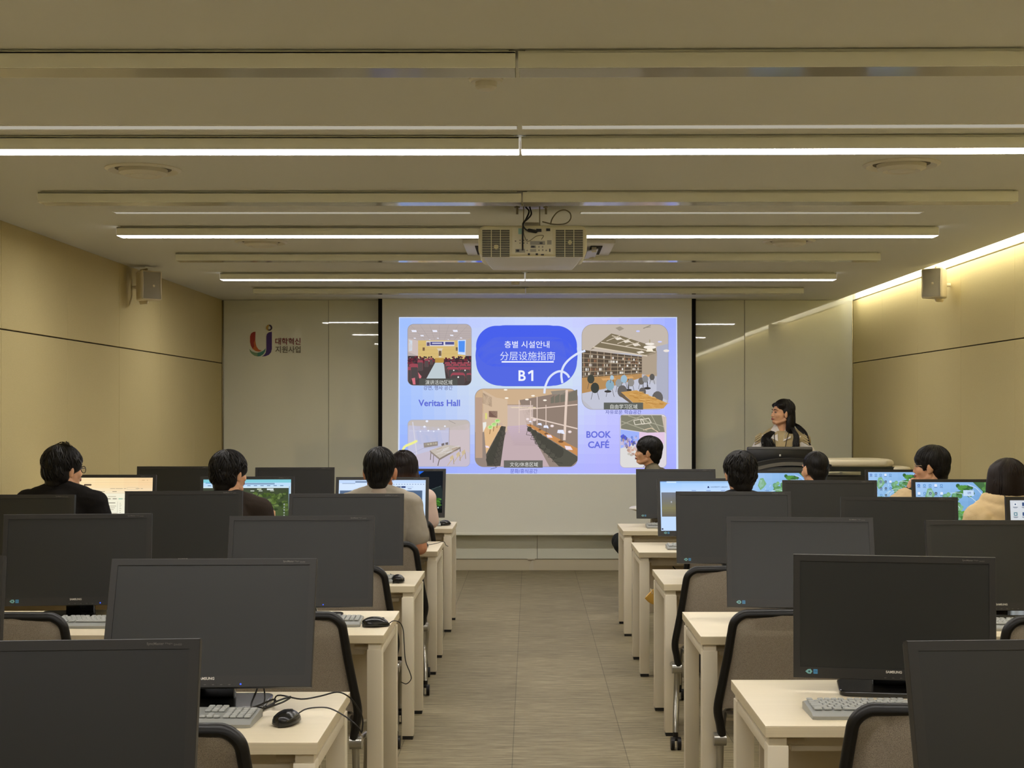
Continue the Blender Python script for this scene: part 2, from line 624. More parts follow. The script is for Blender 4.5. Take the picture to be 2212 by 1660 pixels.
# ---------------------------------------------------------------- ceiling light bars
M_BAR = mat('bar_paint', (242, 243, 230), rough=0.5, spec=0.3)
M_OFF = mat('unlit_acrylic', (170, 166, 150), rough=0.10, spec=0.4)
M_ON = emit('tube_glow', LIGHT_COL, STRIP_POWER, linear=True)
M_ENDGLOW = emit('end_glow', (1.0, 0.95, 0.88), 0.9, linear=True)
BAR_W, BAR_H = 0.13, 0.056
def light_bar(x0, x1, y, on, label, turn=0.0, inner=1):
    """Local x runs along the bar from its end at the middle of the room."""
    L = abs(x1 - x0)
    t = empty('ceiling_light_bar', ((x0 + x1) / 2, y, ZC), turn)
    tag(t, label, 'ceiling light', 'linear light bars across the ceiling')
    m = MB()
    m.box((0, 0.065, -0.004), (L - 0.04, BAR_W - 0.03, 0.008))
    m.box((0, 0.004, -0.0075 - (BAR_H - 0.0075) / 2), (L, 0.008, BAR_H - 0.0075), bevel=0.0015)
    m.box((0, BAR_W - 0.004, -0.0075 - (BAR_H - 0.0075) / 2), (L, 0.008, BAR_H - 0.0075), bevel=0.0015)
    m.box((0, BAR_W / 2, -0.0105), (L, BAR_W, 0.006))
    for s in (-1, 1):
        m.box((s * (L / 2 - 0.006), BAR_W / 2, -0.028), (0.004, BAR_W - 0.004, 0.036))
    m.build('housing', M_BAR, t)
    d = MB()
    d.box((0, BAR_W / 2, -BAR_H + 0.002), (L - 0.004, BAR_W - 0.014, 0.005))
    if on:
        for s in (-1, 1):
            d.box((s * (L / 2 + 0.0005), BAR_W / 2, -BAR_H / 2 - 0.004), (0.002, BAR_W - 0.01, BAR_H - 0.012), m=1)
    d.build('diffuser', [M_ON, M_ENDGLOW] if on else M_OFF, t, smooth=None)
    return t
BARS = [(2.79, 1), (4.10, 0), (5.38, 1), (6.74, 0), (8.02, 1), (9.36, 0), (10.70, 1), (11.98, 0), (0.15, 1), (1.48, 0)]
ORD = {4.10: 'nearest unlit', 5.38: 'nearest lit', 6.74: 'unlit, in front of the projector mount,', 8.02: 'lit, level with the projector,', 9.36: 'unlit, just beyond the air conditioner,', 10.70: 'farthest lit', 11.98: 'farthest unlit', 2.79: 'lit overhead', 0.15: 'lit behind-the-viewer', 1.48: 'unlit overhead'}
TURN = {4.10: -0.0150, 5.38: -0.0155, 6.74: -0.012, 8.02: -0.002, 9.36: -0.006, 10.70: -0.004, 11.98: -0.004}
for y, on in BARS:
    light_bar(-2.39, -0.043, y, on, 'linear ceiling light bar, %s row, left half' % ORD[y])
    tr = TURN.get(y, 0)
    light_bar(-0.035, 2.36, y + tr * 1.2, on, 'linear ceiling light bar, %s row, right half' % ORD[y], tr)

# bright streaks of light on the ceiling, put in as faintly glowing strips
M_STREAKRIM = mat('streak_rim_white', (250, 247, 236), rough=0.5)
M_STREAKGLOW = emit('streak_glow', (1.0, 0.92, 0.74), 0.42, linear=True)  # streak brightness put in as weak emission, no lamp behind it
def streak(x0, x1, y, label, turn=0.0):
    t = empty('ceiling_streak', ((x0 + x1) / 2, y, ZC), turn)
    tag(t, label, 'ceiling diffuser', 'slim glowing strips for light streaks on the ceiling')
    L = x1 - x0
    m = MB()
    for s in (-1, 1):
        m.box((0, s * 0.036, -0.001), (L + 0.008, 0.004, 0.004))
    m.build('rim', M_STREAKRIM, t, smooth=None)
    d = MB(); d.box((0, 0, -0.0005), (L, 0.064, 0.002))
    d.build('strip', M_STREAKGLOW, t, smooth=None)
streak(-2.35, -0.05, 5.235, 'glowing strip for a ceiling light streak before the nearest lit bar, left half')
streak(-0.03, 2.25, 5.215, 'glowing strip for a ceiling light streak before the nearest lit bar, right half', -0.014)
streak(-2.24, -0.325, 7.49, 'glowing strip for a ceiling light streak left of the projector mount')
streak(0.275, 2.11, 7.49, 'glowing strip for a ceiling light streak right of the projector mount')

# round air diffusers
M_WHITE = mat('white_plastic', (215, 210, 194), rough=0.45)
def round_diffuser(x, y, label):
    t = empty('air_diffuser', (x, y, ZC))
    tag(t, label, 'air diffuser', 'round ceiling air diffusers')
    m = MB(); m.lathe([(0.165, 0.0), (0.165, -0.004), (0.150, -0.012), (0.132, -0.006), (0.122, 0.0)], 40)
    m.build('outer_ring', M_WHITE, t)
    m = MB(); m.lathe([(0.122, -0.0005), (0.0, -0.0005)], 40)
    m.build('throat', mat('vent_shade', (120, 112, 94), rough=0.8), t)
    m = MB(); m.lathe([(0.106, -0.003), (0.104, -0.020), (0.080, -0.032), (0.060, -0.024), (0.055, -0.030), (0.0, -0.034)], 40)
    m.build('centre_cone', M_WHITE, t)
round_diffuser(-1.71, 6.14, 'round white air diffuser in the ceiling, near left one')
round_diffuser(1.61, 6.02, 'round white air diffuser in the ceiling, near right one')
round_diffuser(-1.70, 8.78, 'round white air diffuser half hidden by the lit bar, left of the projector')
round_diffuser(1.63, 8.74, 'round white air diffuser half hidden by the lit bar, right of the projector')
def detector(x, y, label):
    t = empty('smoke_detector', (x, y, ZC))
    tag(t, label, 'smoke detector', 'small ceiling detectors')
    m = MB(); m.lathe([(0.055, 0.0), (0.055, -0.018), (0.048, -0.024), (0.0, -0.024)], 28)
    m.build('base', M_WHITE, t)
    m = MB(); m.lathe([(0.034, -0.024), (0.034, -0.040), (0.026, -0.048), (0.0, -0.050)], 28)
    m.build('sensing_head', M_WHITE, t)
detector(-0.14, 4.42, 'small round ceiling detector behind the nearest unlit light bar')
detector(-0.12, 11.30, 'small round ceiling detector just beyond the farthest lit bar')

# ceiling air conditioner behind the projector
t = empty('ceiling_air_conditioner', (0.055, 8.99, ZC))
tag(t, 'white ceiling cassette air conditioner with open flaps behind the projector', 'air conditioner')
m = MB(); m.box((0, 0, -0.014), (0.95, 0.70, 0.028), bevel=0.008)
m.build('panel', mat('ac_white', (214, 212, 206), rough=0.35), t)
m = MB()
for k in range(9):
    m.box((0, -0.16 + 0.04 * k, -0.030), (0.5, 0.026, 0.006), bevel=0.002)
m.build('intake_grille', M_WHITE, t)
for s in (-1, 1):
    m = MB(); m.box((s * 0.365, 0, -0.030), (0.075, 0.46, 0.006))
    m.build('air_slot', M_DARKGAP, t)
    m = MB(); m.sweep([(s * 0.34, -0.22, -0.062), (s * 0.34, 0.22, -0.062)], [(-0.035, 0.006), (0.0, 0.012), (0.035, 0.018), (0.036, 0.012), (0.0, 0.004), (-0.034, -0.001)])
    m.build('flap', mat('flap_grey', (190, 190, 194), rough=0.35), t)
    m = MB()
    for q in (-0.2, 0.2):
        m.box((s * 0.35, q, -0.048), (0.03, 0.012, 0.036))
    m.build('flap_hinge', M_WHITE, t)
# ---------------------------------------------------------------- projection screen and its picture
M_SCREEN = mat('screen_fabric', (244, 244, 232), rough=0.9, spec=0.1)
M_BLACK = mat('black_border', (14, 13, 12), rough=0.8, spec=0.2)
M_PIC = picture_material('lit_picture', 1.0)
YS = 13.24
sx0, sx1 = at(817, 0, YS).x, at(1503, 0, YS).x
sz0 = at(0, 1157, YS).z
scr = empty('projection_screen', ((sx0 + sx1) / 2, YS, ZC))
tag(scr, 'wide pull down projection screen with black side borders showing a lit slide', 'projection screen')
sw, sh = sx1 - sx0, ZC - sz0
b = MB(); b.box((0, 0.004, -sh / 2), (sw - 0.072, 0.004, sh)); b.build('fabric', M_SCREEN, scr, smooth=None)
for s, n in ((-1, 'left'), (1, 'right')):
    b = MB(); b.box((s * (sw / 2 - 0.019), 0.003, -sh / 2), (0.038, 0.006, sh)); b.build('side_border', M_BLACK, scr, smooth=None)
b = MB(); b.box((0, 0.004, -sh + 0.012), (sw - 0.07, 0.024, 0.024), bevel=0.006); b.build('weight_bar', M_SCREEN, scr)

def slide_place(zx, zy, l):
    p = at(840 + zx * 650 / 2212, 640 + zy * 420 / 1429, YS - 0.001 - 0.00012 * l)
    return (p.x - scr.location.x, p.y - scr.location.y, p.z - scr.location.z)
c = Canvas(slide_place)
rnd = random.Random(3)
c.P([(75, 155), (2118, 155), (2127, 1312), (67, 1306)], (214, 226, 255))
c.up().grad(79, 160, 2113, 1304, [[(160, 192, 255), (190, 203, 255), (202, 214, 255), (200, 200, 255), (160, 175, 255)],
                               [(168, 196, 255), (205, 220, 240), (214, 236, 238), (205, 215, 250), (172, 182, 255)],
                               [(160, 190, 255), (196, 210, 245), (205, 222, 245), (196, 196, 255), (176, 182, 255)],
                               [(150, 172, 255), (165, 178, 255), (172, 180, 255), (180, 180, 255), (166, 172, 255)]], 24, 16)
# auditorium picture
c.up().RR(137, 205, 608, 658, 45, (150, 146, 150))
c.up().RR(140, 208, 606, 655, 42, (74, 64, 64))
c.up().RR(140, 208, 606, 420, 42, (186, 174, 172)).Rc(140, 300, 606, 440, (186, 174, 172))
c.up()
for k in range(7):
    c.L([(160 + k * 70, 215), (265 + k * 36, 320)], 1.6, (160, 150, 152))
for yy in (235, 258, 277, 292, 305):
    c.L([(150, yy), (600, yy)], 1.4, (165, 154, 156))
c.up()
for x, y, w, h in ((185, 257, 40, 14), (338, 257, 38, 14), (488, 256, 38, 14), (244, 291, 28, 9), (462, 289, 28, 9), (360, 310, 18, 6), (190, 310, 20, 6), (530, 308, 20, 6), (300, 321, 14, 4), (437, 321, 14, 4)):
    c.P([(x - w / 2, y - h / 2), (x + w / 2 - 4, y - h / 2), (x + w / 2, y + h / 2), (x - w / 2 + 6, y + h / 2)], (236, 238, 255))
c.P([(141, 312), (215, 328), (215, 440), (141, 410)], (206, 190, 186)).P([(146, 322), (172, 327), (172, 402), (146, 405)], (208, 220, 232))
c.P([(560, 328), (605, 306), (605, 440), (560, 430)], (190, 174, 160))
c.Rc(215, 326, 562, 462, (214, 186, 120))
c.up()
for yy in (360, 395, 425):
    c.L([(215, yy), (562, yy)], 1.5, (196, 166, 104))
c.Rc(275, 332, 482, 368, (222, 218, 222)).Rc(248, 378, 264, 402, (120, 92, 70)).Rc(492, 376, 506, 402, (110, 96, 80))
c.Rc(340, 456, 404, 490, (186, 146, 74)).P([(352, 385), (398, 385), (390, 398), (385, 450), (368, 450), (362, 398)], (220, 208, 190))
c.up().Rc(305, 336, 402, 361, (80, 78, 140)).Rc(414, 337, 480, 357, (84, 86, 142)).Rc(278, 340, 300, 366, (100, 84, 110))
c.P([(506, 323), (566, 321), (563, 433), (508, 428)], (208, 224, 250))
c.up().P([(512, 330), (559, 329), (557, 413), (513, 410)], (84, 146, 242)).Rc(318, 342, 390, 352, (196, 196, 220)).Rc(366, 402, 386, 440, (120, 100, 80))
c.P([(340, 490), (404, 490), (418, 606), (276, 606)], (192, 204, 210))
c.up()
for k in range(60):
    t = rnd.random(); x = 145 + 185 * rnd.random(); y = 445 + 50 * t
    c.E(x, y, 7 + 6 * t, 6 + 4 * t, rnd.choice([(96, 40, 52), (70, 44, 52), (120, 56, 66), (58, 50, 56)]), 8)
    x = 410 + 190 * rnd.random()
    c.E(x, y, 7 + 6 * t, 6 + 4 * t, rnd.choice([(96, 40, 52), (70, 44, 52), (120, 56, 66), (58, 50, 56)]), 8)
for k in range(14):
    c.E(rnd.choice([150 + 170 * rnd.random(), 415 + 180 * rnd.random()]), 450 + 40 * rnd.random(), 4, 3, (232, 222, 222), 8)
def seat(x, y, w, h, dark=(82, 74, 74)):
    c.up().RR(x, y, x + w, y + h, w * .22, (158, 76, 88))
    c.up().RR(x + 1, y + h * .22, x + w - 1, y + h, w * .16, dark)
for i, (yy, w, n) in enumerate(((485, 40, 5), (500, 46, 4), (520, 72, 3))):
    for k in range(n):
        seat(410 + i * 8 + k * (w + 6), yy, min(w, 602 - (410 + i * 8 + k * (w + 6))), 60)
for k, x in enumerate((437, 520)):
    seat(x, 522, 76, 80); c.up().E(x + 40, 546, 5, 5, (240, 236, 232))
seat(455, 562, 106, 88); seat(571, 566, 34, 60); c.up().E(510, 596, 6, 6, (244, 240, 236))
for i, (x, y, w, h) in enumerate(((210, 470, 40, 80), (262, 462, 30, 60), (300, 455, 22, 50), (148, 500, 55, 60))):
    seat(x, y, w, h, (90, 78, 78))
seat(158, 497, 56, 120); seat(140, 520, 22, 110)
c.P([(215, 560), (240, 590), (236, 604), (222, 604)], (214, 120, 130)).P([(168, 606), (192, 600), (196, 650), (178, 650)], (214, 118, 130))
c.up().Rc(222, 606, 505, 656, (84, 84, 80))
c.up().T('演讲活动区域', 268, 617, 468, 651, (220, 220, 214))
c.T('강연, 행사 공간', 255, 658, 468, 692, (96, 100, 150), .006)
c.T('Veritas Hall', 217, 762, 523, 810, (96, 108, 214), .022)
# blue title lozenge
c.up().RR(637, 214, 1387, 663, 222, (84, 104, 226), 16)
c.up().RR(641, 218, 1383, 520, 150, (74, 98, 236), 16).RR(641, 300, 1383, 659, 178, (86, 106, 228), 16)
c.up().T('층별 시설안내', 850, 330, 1180, 382, (232, 236, 255), .008)
c.T('分层设施指南', 818, 408, 1222, 472, (226, 232, 255), -.002)
c.Rc(829, 478, 1212, 489, (236, 240, 255)).T('B', 953, 546, 1006, 624, (240, 244, 255), .02).P([(1022, 562), (1048, 545), (1062, 545), (1062, 624), (1047, 624), (1047, 563), (1028, 576)], (240, 244, 255))
# corridor picture with desk lamps
c.up().RR(632, 680, 1389, 1257, 64, (150, 140, 136))
c.up().RR(635, 683, 1386, 1254, 62, (150, 134, 124))
c.up().RR(635, 683, 1386, 860, 62, (206, 176, 142)).Rc(635, 780, 1386, 1000, (206, 180, 160))
c.up().Rc(637, 745, 688, 1190, (186, 158, 138)).P([(690, 690), (785, 745), (872, 762), (872, 1010), (830, 930), (712, 960), (700, 960)], (212, 186, 158))
c.P([(690, 710), (757, 745), (757, 815), (692, 790)], (104, 84, 72)).P([(735, 845), (798, 845), (798, 895), (735, 890)], (120, 92, 82))
c.P([(872, 800), (1060, 800), (1060, 950), (872, 955)], (206, 186, 178)).Rc(872, 815, 1080, 823, (250, 232, 190))
c.P([(872, 955), (1012, 940), (1180, 1254), (800, 1254)], (196, 174, 178))
c.P([(960, 765), (1386, 690), (1386, 1130), (1012, 945)], (146, 128, 116))
c.up()
for k in range(10):
    c.P([(872 + 6 * k, 958 + 14 * k), (1012 + 9 * k, 946 + 16 * k), (1020 + 9 * k, 958 + 16 * k), (868 + 4 * k, 972 + 14 * k)], (200 - k, 178 - k, 192 - 2 * k))
for a, bb in (((958, 765), (958, 1005)), ((1042, 770), (1042, 930)), ((1090, 740), (1090, 950)), ((1155, 800), (1155, 960))):
    c.L([a, bb], 6, (226, 204, 192))
c.L([(1308, 690), (1290, 1060)], 18, (228, 206, 192)).L([(958, 836), (1155, 820), (1386, 798)], 8, (230, 208, 194)).L([(1042, 892), (1180, 925), (1386, 975)], 9, (228, 208, 196))
c.L([(870, 800), (1070, 800)], 4, (150, 132, 120))
for x0, x1 in ((1190, 1215), (1220, 1255), (1260, 1296), (1320, 1384)):
    c.P([(x0, 790 - (x0 - 1190) * .12), (x1, 788 - (x1 - 1190) * .12), (x1, 735 - (x1 - 1190) * .25), (x0, 748 - (x0 - 1190) * .25)], (120, 116, 104))
c.P([(1190, 700), (1300, 690), (1290, 726), (1200, 722)], (150, 140, 128))
for x, y in ((858, 689), (1060, 733), (866, 750), (1015, 760), (1147, 766)):
    c.E(x, y, 14, 6, (255, 246, 232), 10)
c.P([(700, 990), (712, 962), (828, 950), (715, 1160)], (226, 186, 138)).P([(1010, 945), (1040, 940), (1386, 1120), (1386, 1175)], (200, 142, 88))
c.P([(715, 1165), (828, 955), (860, 960), (820, 1250), (722, 1250)], (84, 80, 72)).P([(1010, 950), (1386, 1180), (1386, 1210), (1340, 1252), (1250, 1252), (1180, 1180), (1080, 1090)], (88, 86, 76))
c.up()
for k in range(7):
    x, y = 835 - 14 * k, 975 + 38 * k
    c.L([(x, y), (x + 22 + 3 * k, y + 40 + 3 * k), (x - 4, y + 52 + 3 * k)], 3, (66, 62, 58))
    c.E(x - 6, y, 13 + 3 * k, 17 + 4 * k, (74, 72, 64), 10)
for k in range(7):
    x, y = 1020 + 36 * k, 985 + 28 * k
    c.E(x + 14, y - 6, 18 + 3 * k, 20 + 4 * k, (76, 74, 66), 10)
    c.L([(x, y), (x - 10 - 4 * k, y + 34 + 5 * k), (x + 24 + 3 * k, y + 40 + 6 * k)], 3, (66, 62, 58))
c.up()
for x, y in ((745, 965), (772, 945), (798, 920)):
    c.E(x, y, 20, 15, (206, 226, 160)).E(x + 2, y - 3, 14, 10, (126, 214, 96)).L([(x, y + 12), (x - 4, y + 50)], 4, (120, 90, 50))
c.P([(690, 930), (716, 925), (716, 955), (694, 1000)], (236, 236, 230)).P([(708, 860), (722, 860), (722, 905), (708, 905)], (222, 216, 130))
for x, y, s in ((1040, 925, .5), (1110, 945, .8), (1156, 965, 1.0), (1265, 1003, 1.4)):
    c.P([(x - 16 * s, y - 14 * s), (x + 12 * s, y - 14 * s), (x + 20 * s, y + 8 * s), (x - 20 * s, y + 2 * s)], (232, 236, 255)).L([(x, y), (x, y + 46 * s)], 3.5 * s, (120, 96, 74)).E(x, y + 48 * s, 14 * s, 6 * s, (120, 84, 58))
for x, y in ((1020, 905), (1070, 910), (1200, 955), (1330, 998)):
    c.E(x, y, 14, 10, (226, 206, 204)).E(x, y, 8, 6, (250, 240, 240))
for x, y, s in ((1178, 1030, 1), (1318, 1116, 1.3), (722, 1108, .7)):
    c.P([(x - 20 * s, y - 12 * s), (x + 14 * s, y - 8 * s), (x + 26 * s, y + 12 * s), (x - 12 * s, y + 10 * s)], (240, 222, 232))
c.up().Rc(845, 1208, 1131, 1262, (106, 104, 98))
c.up().T('文化/休息区域', 890, 1222, 1096, 1254, (226, 226, 222))
c.T('문화/휴식공간', 893, 1270, 1092, 1304, (98, 104, 196), .006)
# book cafe picture
c.up().RR(1417, 207, 2055, 835, 80, (160, 156, 160))
c.up().RR(1420, 210, 2052, 832, 78, (190, 190, 200))
c.up().RR(1420, 210, 2052, 420, 78, (196, 184, 172)).Rc(1420, 320, 2052, 420, (196, 184, 172))
c.up().P([(1636, 275), (1700, 290), (1960, 375), (1968, 420), (1900, 440), (1520, 380), (1480, 395)], (128, 116, 92))
c.P([(1420, 395), (1860, 445), (1860, 570), (1420, 600)], (92, 80, 68)).P([(1860, 440), (1972, 400), (1972, 590), (1860, 575)], (176, 160, 140))
c.P([(1968, 372), (2052, 350), (2052, 770), (1968, 720)], (176, 178, 196))
c.P([(1420, 600), (1860, 565), (1860, 600), (1600, 680), (1420, 715)], (184, 142, 92)).P([(1420, 715), (1600, 675), (1860, 600), (1968, 650), (1968, 720), (2040, 770), (2000, 830), (1500, 830), (1422, 760)], (196, 198, 214))
c.up()
for k in range(9):
    x = 1432 + 50 * k
    c.L([(x, 398 + 5 * k), (x, 598 - 3 * k)], 4, (176, 156, 130))
for k in range(6):
    c.L([(1422, 420 + 34 * k), (1858, 458 + 21 * k)], 3.5, (184, 164, 138))
for k in range(80):
    x = 1430 + 420 * rnd.random(); r = rnd.randrange(5)
    y = 420 + 34 * r + (x - 1422) / 436 * (38 - 13 * r)
    c.Rc(x, y + 8, x + 5 + 10 * rnd.random(), y + 28 - (x - 1422) / 60, rnd.choice([(206, 196, 180), (120, 92, 74), (226, 222, 214), (150, 110, 84)]))
for a, bb, w in (((1500, 375), (1900, 440), 9), ((1560, 340), (1960, 410), 7), ((1640, 290), (1850, 365), 6), ((1600, 330), (1700, 290), 5), ((1680, 350), (1780, 310), 5), ((1740, 368), (1840, 340), 5)):
    c.L([a, bb], w, (214, 200, 180))
for x, y in ((1660, 310), (1720, 330), (1790, 355), (1820, 410)):
    c.P([(x, y), (x + 40, y - 8), (x + 60, y + 6), (x + 18, y + 14)], (232, 222, 208))
c.P([(1665, 235), (1700, 222), (1730, 240), (1695, 256)], (160, 150, 136)).L([(1870, 238), (1925, 215)], 7, (150, 142, 130)).L([(1880, 232), (1925, 228)], 4, (150, 142, 130))
c.E(1831, 258, 14, 7, (200, 205, 255)).E(1992, 336, 16, 6, (206, 208, 255))
c.L([(1918, 320), (1918, 345)], 8, (170, 160, 130)).E(1918, 352, 34, 9, (244, 236, 226)).E(1918, 376, 46, 13, (246, 238, 226)).P([(1900, 386), (1936, 386), (1944, 408), (1892, 408)], (250, 240, 220)).E(2040, 402, 22, 10, (236, 228, 222))
for x, y, w in ((1610, 605, 100), (1760, 595, 60), (1900, 582, 50)):
    c.P([(x - w / 2, y), (x + w / 2, y - 6), (x + w / 2 + 10, y + 8), (x - w / 2 + 14, y + 16)], (216, 166, 108)).L([(x, y + 12), (x, y + 92)], 6, (60, 56, 54)).E(x, y + 96, 26, 9, (64, 60, 58))
for x, y, s, col in ((1485, 610, 1.1, (70, 72, 64)), (1515, 675, 1.3, (66, 68, 62)), (1625, 655, 1.3, (140, 172, 190)), (1690, 640, 1.0, (150, 156, 160)), (1728, 610, 1.0, (156, 186, 206)), (1780, 635, 1.0, (146, 142, 138)), (1855, 625, .9, (110, 104, 98)), (1885, 610, .9, (140, 140, 142)), (1935, 595, .8, (96, 92, 88)), (1640, 600, .6, (170, 196, 214))):
    c.up().E(x, y, 24 * s, 30 * s, col, 14).L([(x - 12 * s, y + 20 * s), (x - 22 * s, y + 66 * s)], 3, (80, 76, 72)).L([(x + 12 * s, y + 20 * s), (x + 24 * s, y + 66 * s)], 3, (80, 76, 72))
for x, y, s in ((1716, 700, 1.5), (1864, 705, 1.1), (1975, 750, 1.7)):
    c.up().E(x, y, 24 * s, 30 * s, (104, 100, 98), 14)
c.up().P([(1706, 706), (1820, 692), (2046, 786), (2020, 826), (1870, 830), (1790, 780)], (206, 158, 90))
c.up()
for k in range(46):
    t, u = rnd.random(), rnd.random()
    x = 1730 + 110 * t + 190 * u; y = 702 + 10 * t * 0 + 84 * u + 30 * (1 - t) * u + 8 * (1 - t)
    c.L([(x, y), (x + 26 + 14 * rnd.random(), y + 4)], 4, rnd.choice([(182, 130, 66), (224, 178, 110), (196, 146, 80)]))
c.P([(1706, 708), (1790, 782), (1790, 800), (1700, 735)], (110, 96, 80))
c.up().Rc(1580, 783, 1869, 835, (98, 100, 94))
c.up().T('自由学习区域', 1628, 796, 1828, 829, (228, 228, 222))
c.T('자유로운 학습공간', 1592, 838, 1856, 868, (92, 98, 170), .006)
c.T('BOOK', 1452, 993, 1634, 1043, (104, 112, 220), .026).T('CAFÉ', 1464, 1056, 1620, 1118, (104, 112, 220), .026)
# lounge picture
c.up().RR(1698, 869, 2042, 1263, 34, (186, 180, 190))
c.up().RR(1701, 872, 2039, 1260, 32, (222, 216, 222))
c.up().P([(1705, 876), (2005, 876), (2028, 1000), (1900, 1005), (1706, 975)], (132, 130, 112)).P([(2005, 880), (2036, 890), (2036, 1010), (2026, 1000)], (206, 190, 176))
c.P([(1703, 980), (1840, 1000), (1840, 1080), (1703, 1120)], (160, 180, 250)).P([(1840, 1000), (2026, 1000), (2026, 1085), (1840, 1090)], (228, 200, 226))
c.P([(1703, 1120), (1780, 1080), (1850, 1140), (1900, 1258), (1730, 1258), (1703, 1230)], (222, 220, 218))
c.up()
for a, bb in (((1710, 920), (1900, 990)), ((1760, 880), (2020, 960)), ((1860, 880), (1960, 990)), ((1706, 950), (1860, 880)), ((1930, 876), (1990, 990))):
    c.L([a, bb], 6, (172, 168, 148))
for x, y in ((1800, 915), (1850, 910)):
    c.L([(x, y), (x + 60, y - 12), (x + 80, y + 22), (x + 10, y + 32), (x, y)], 6, (220, 212, 196))
c.L([(1870, 985), (1930, 970), (1980, 1000)], 5, (238, 212, 180))
for k in range(40):
    c.E(1710 + 110 * rnd.random(), 1030 + 80 * rnd.random(), 5 + 6 * rnd.random(), 10 + 8 * rnd.random(), rnd.choice([(120, 140, 216), (170, 150, 160), (96, 100, 150), (200, 190, 220), (86, 96, 220)]), 8)
for k in range(16):
    c.E(1760 + 80 * rnd.random(), 1110 + 60 * rnd.random(), 12, 9, rnd.choice([(206, 168, 150), (216, 186, 172), (180, 150, 140), (196, 190, 180)]), 8)
c.L([(1870, 1258), (1890, 1238)], 5, (120, 110, 170)).L([(1890, 1258), (1905, 1242)], 5, (120, 110, 170))
# meeting room picture
c.up().RR(138, 909, 597, 1255, 34, (172, 176, 196))
c.up().RR(141, 912, 594, 1252, 32, (200, 190, 206))
c.up().RR(141, 912, 594, 985, 32, (196, 186, 180)).P([(141, 950), (445, 968), (445, 1095), (160, 1180), (141, 1180)], (196, 196, 222)).P([(445, 968), (594, 935), (594, 1150), (445, 1095)], (206, 192, 196)).P([(200, 985), (380, 992), (400, 1085), (205, 1090)], (176, 186, 222))
c.up().L([(175, 925), (205, 1165)], 8, (212, 210, 224)).L([(445, 968), (442, 1095)], 4, (170, 160, 166)).L([(150, 990), (440, 1000)], 2, (214, 214, 234)).L([(300, 990), (300, 1090)], 2, (190, 192, 220))
for x, y, r in ((262, 960, 9), (365, 980, 8), (290, 990, 7), (412, 957, 7), (232, 995, 6), (330, 995, 6), (280, 920, 10)):
    c.E(x, y, r, r * .8, (236, 240, 255))
c.L([(440, 915), (490, 938)], 4, (160, 152, 148)).L([(150, 1170), (250, 1120), (380, 1105)], 2.5, (170, 168, 192))
c.P([(255, 1080), (360, 1068), (360, 1100), (258, 1115)], (150, 140, 132))
for k in range(5):
    c.Rc(264 + 19 * k, 1084 - 2 * k, 278 + 19 * k, 1098 - 2 * k, (206, 198, 176))
c.P([(386, 1085), (408, 1080), (408, 1100), (388, 1104)], (120, 112, 112)).P([(415, 1078), (436, 1074), (436, 1092), (416, 1096)], (120, 112, 112))
c.L([(310, 1138), (306, 1205)], 5, (110, 100, 92)).L([(372, 1195), (360, 1248)], 6, (110, 100, 92)).L([(524, 1110), (524, 1145)], 5, (110, 100, 92)).L([(330, 1150), (326, 1225)], 4, (110, 100, 92))
c.up().P([(302, 1134), (420, 1092), (526, 1108), (374, 1192)], (198, 188, 178)).P([(302, 1134), (374, 1192), (374, 1206), (302, 1148)], (150, 138, 128)).P([(374, 1192), (526, 1108), (526, 1120), (374, 1206)], (140, 128, 118))
c.up()
for k in range(22):
    x = 330 + 150 * rnd.random(); y = 1128 + 40 * rnd.random() - (x - 330) * .1
    c.L([(x, y), (x + 40, y - 14)], 4, rnd.choice([(222, 220, 222), (182, 160, 140), (214, 206, 200)]))
for x, y in ((448, 1185), (495, 1160), (535, 1145)):
    c.P([(x, y), (x + 22, y - 18), (x + 30, y + 6), (x + 8, y + 30)], (206, 186, 150)).L([(x + 8, y + 26), (x - 18, y + 62)], 5, (200, 180, 150)).L([(x + 26, y + 8), (x + 30, y + 52)], 5, (170, 150, 126)).L([(x - 6, y + 18), (x + 18, y + 14)], 4, (222, 208, 180))
c.up().L([(103, 1134), (108, 1118), (122, 1102), (142, 1094), (172, 1082), (202, 1067)], 18, (240, 240, 150))
c.E(202, 1067, 9, 9, (240, 240, 150))
def arc(cx, cy, rx, ry, a0, a1, n=18):
    return [(cx + rx * math.cos(R(a0 + (a1 - a0) * k / n)), cy - ry * math.sin(R(a0 + (a1 - a0) * k / n))) for k in range(n + 1)]
c.up().L(catmull([(1143, 716, 0), (1150, 665, 0), (1180, 600, 0), (1225, 562, 0), (1270, 553, 0), (1310, 575, 0), (1326, 600, 0)], 5), 16, (222, 230, 252))
c.up().L(catmull([(1444, 402, 0), (1395, 418, 0), (1330, 462, 0), (1285, 515, 0), (1268, 575, 0), (1275, 640, 0)], 5), 16, (222, 230, 252))
c.build('projected_slide', M_PIC, scr)

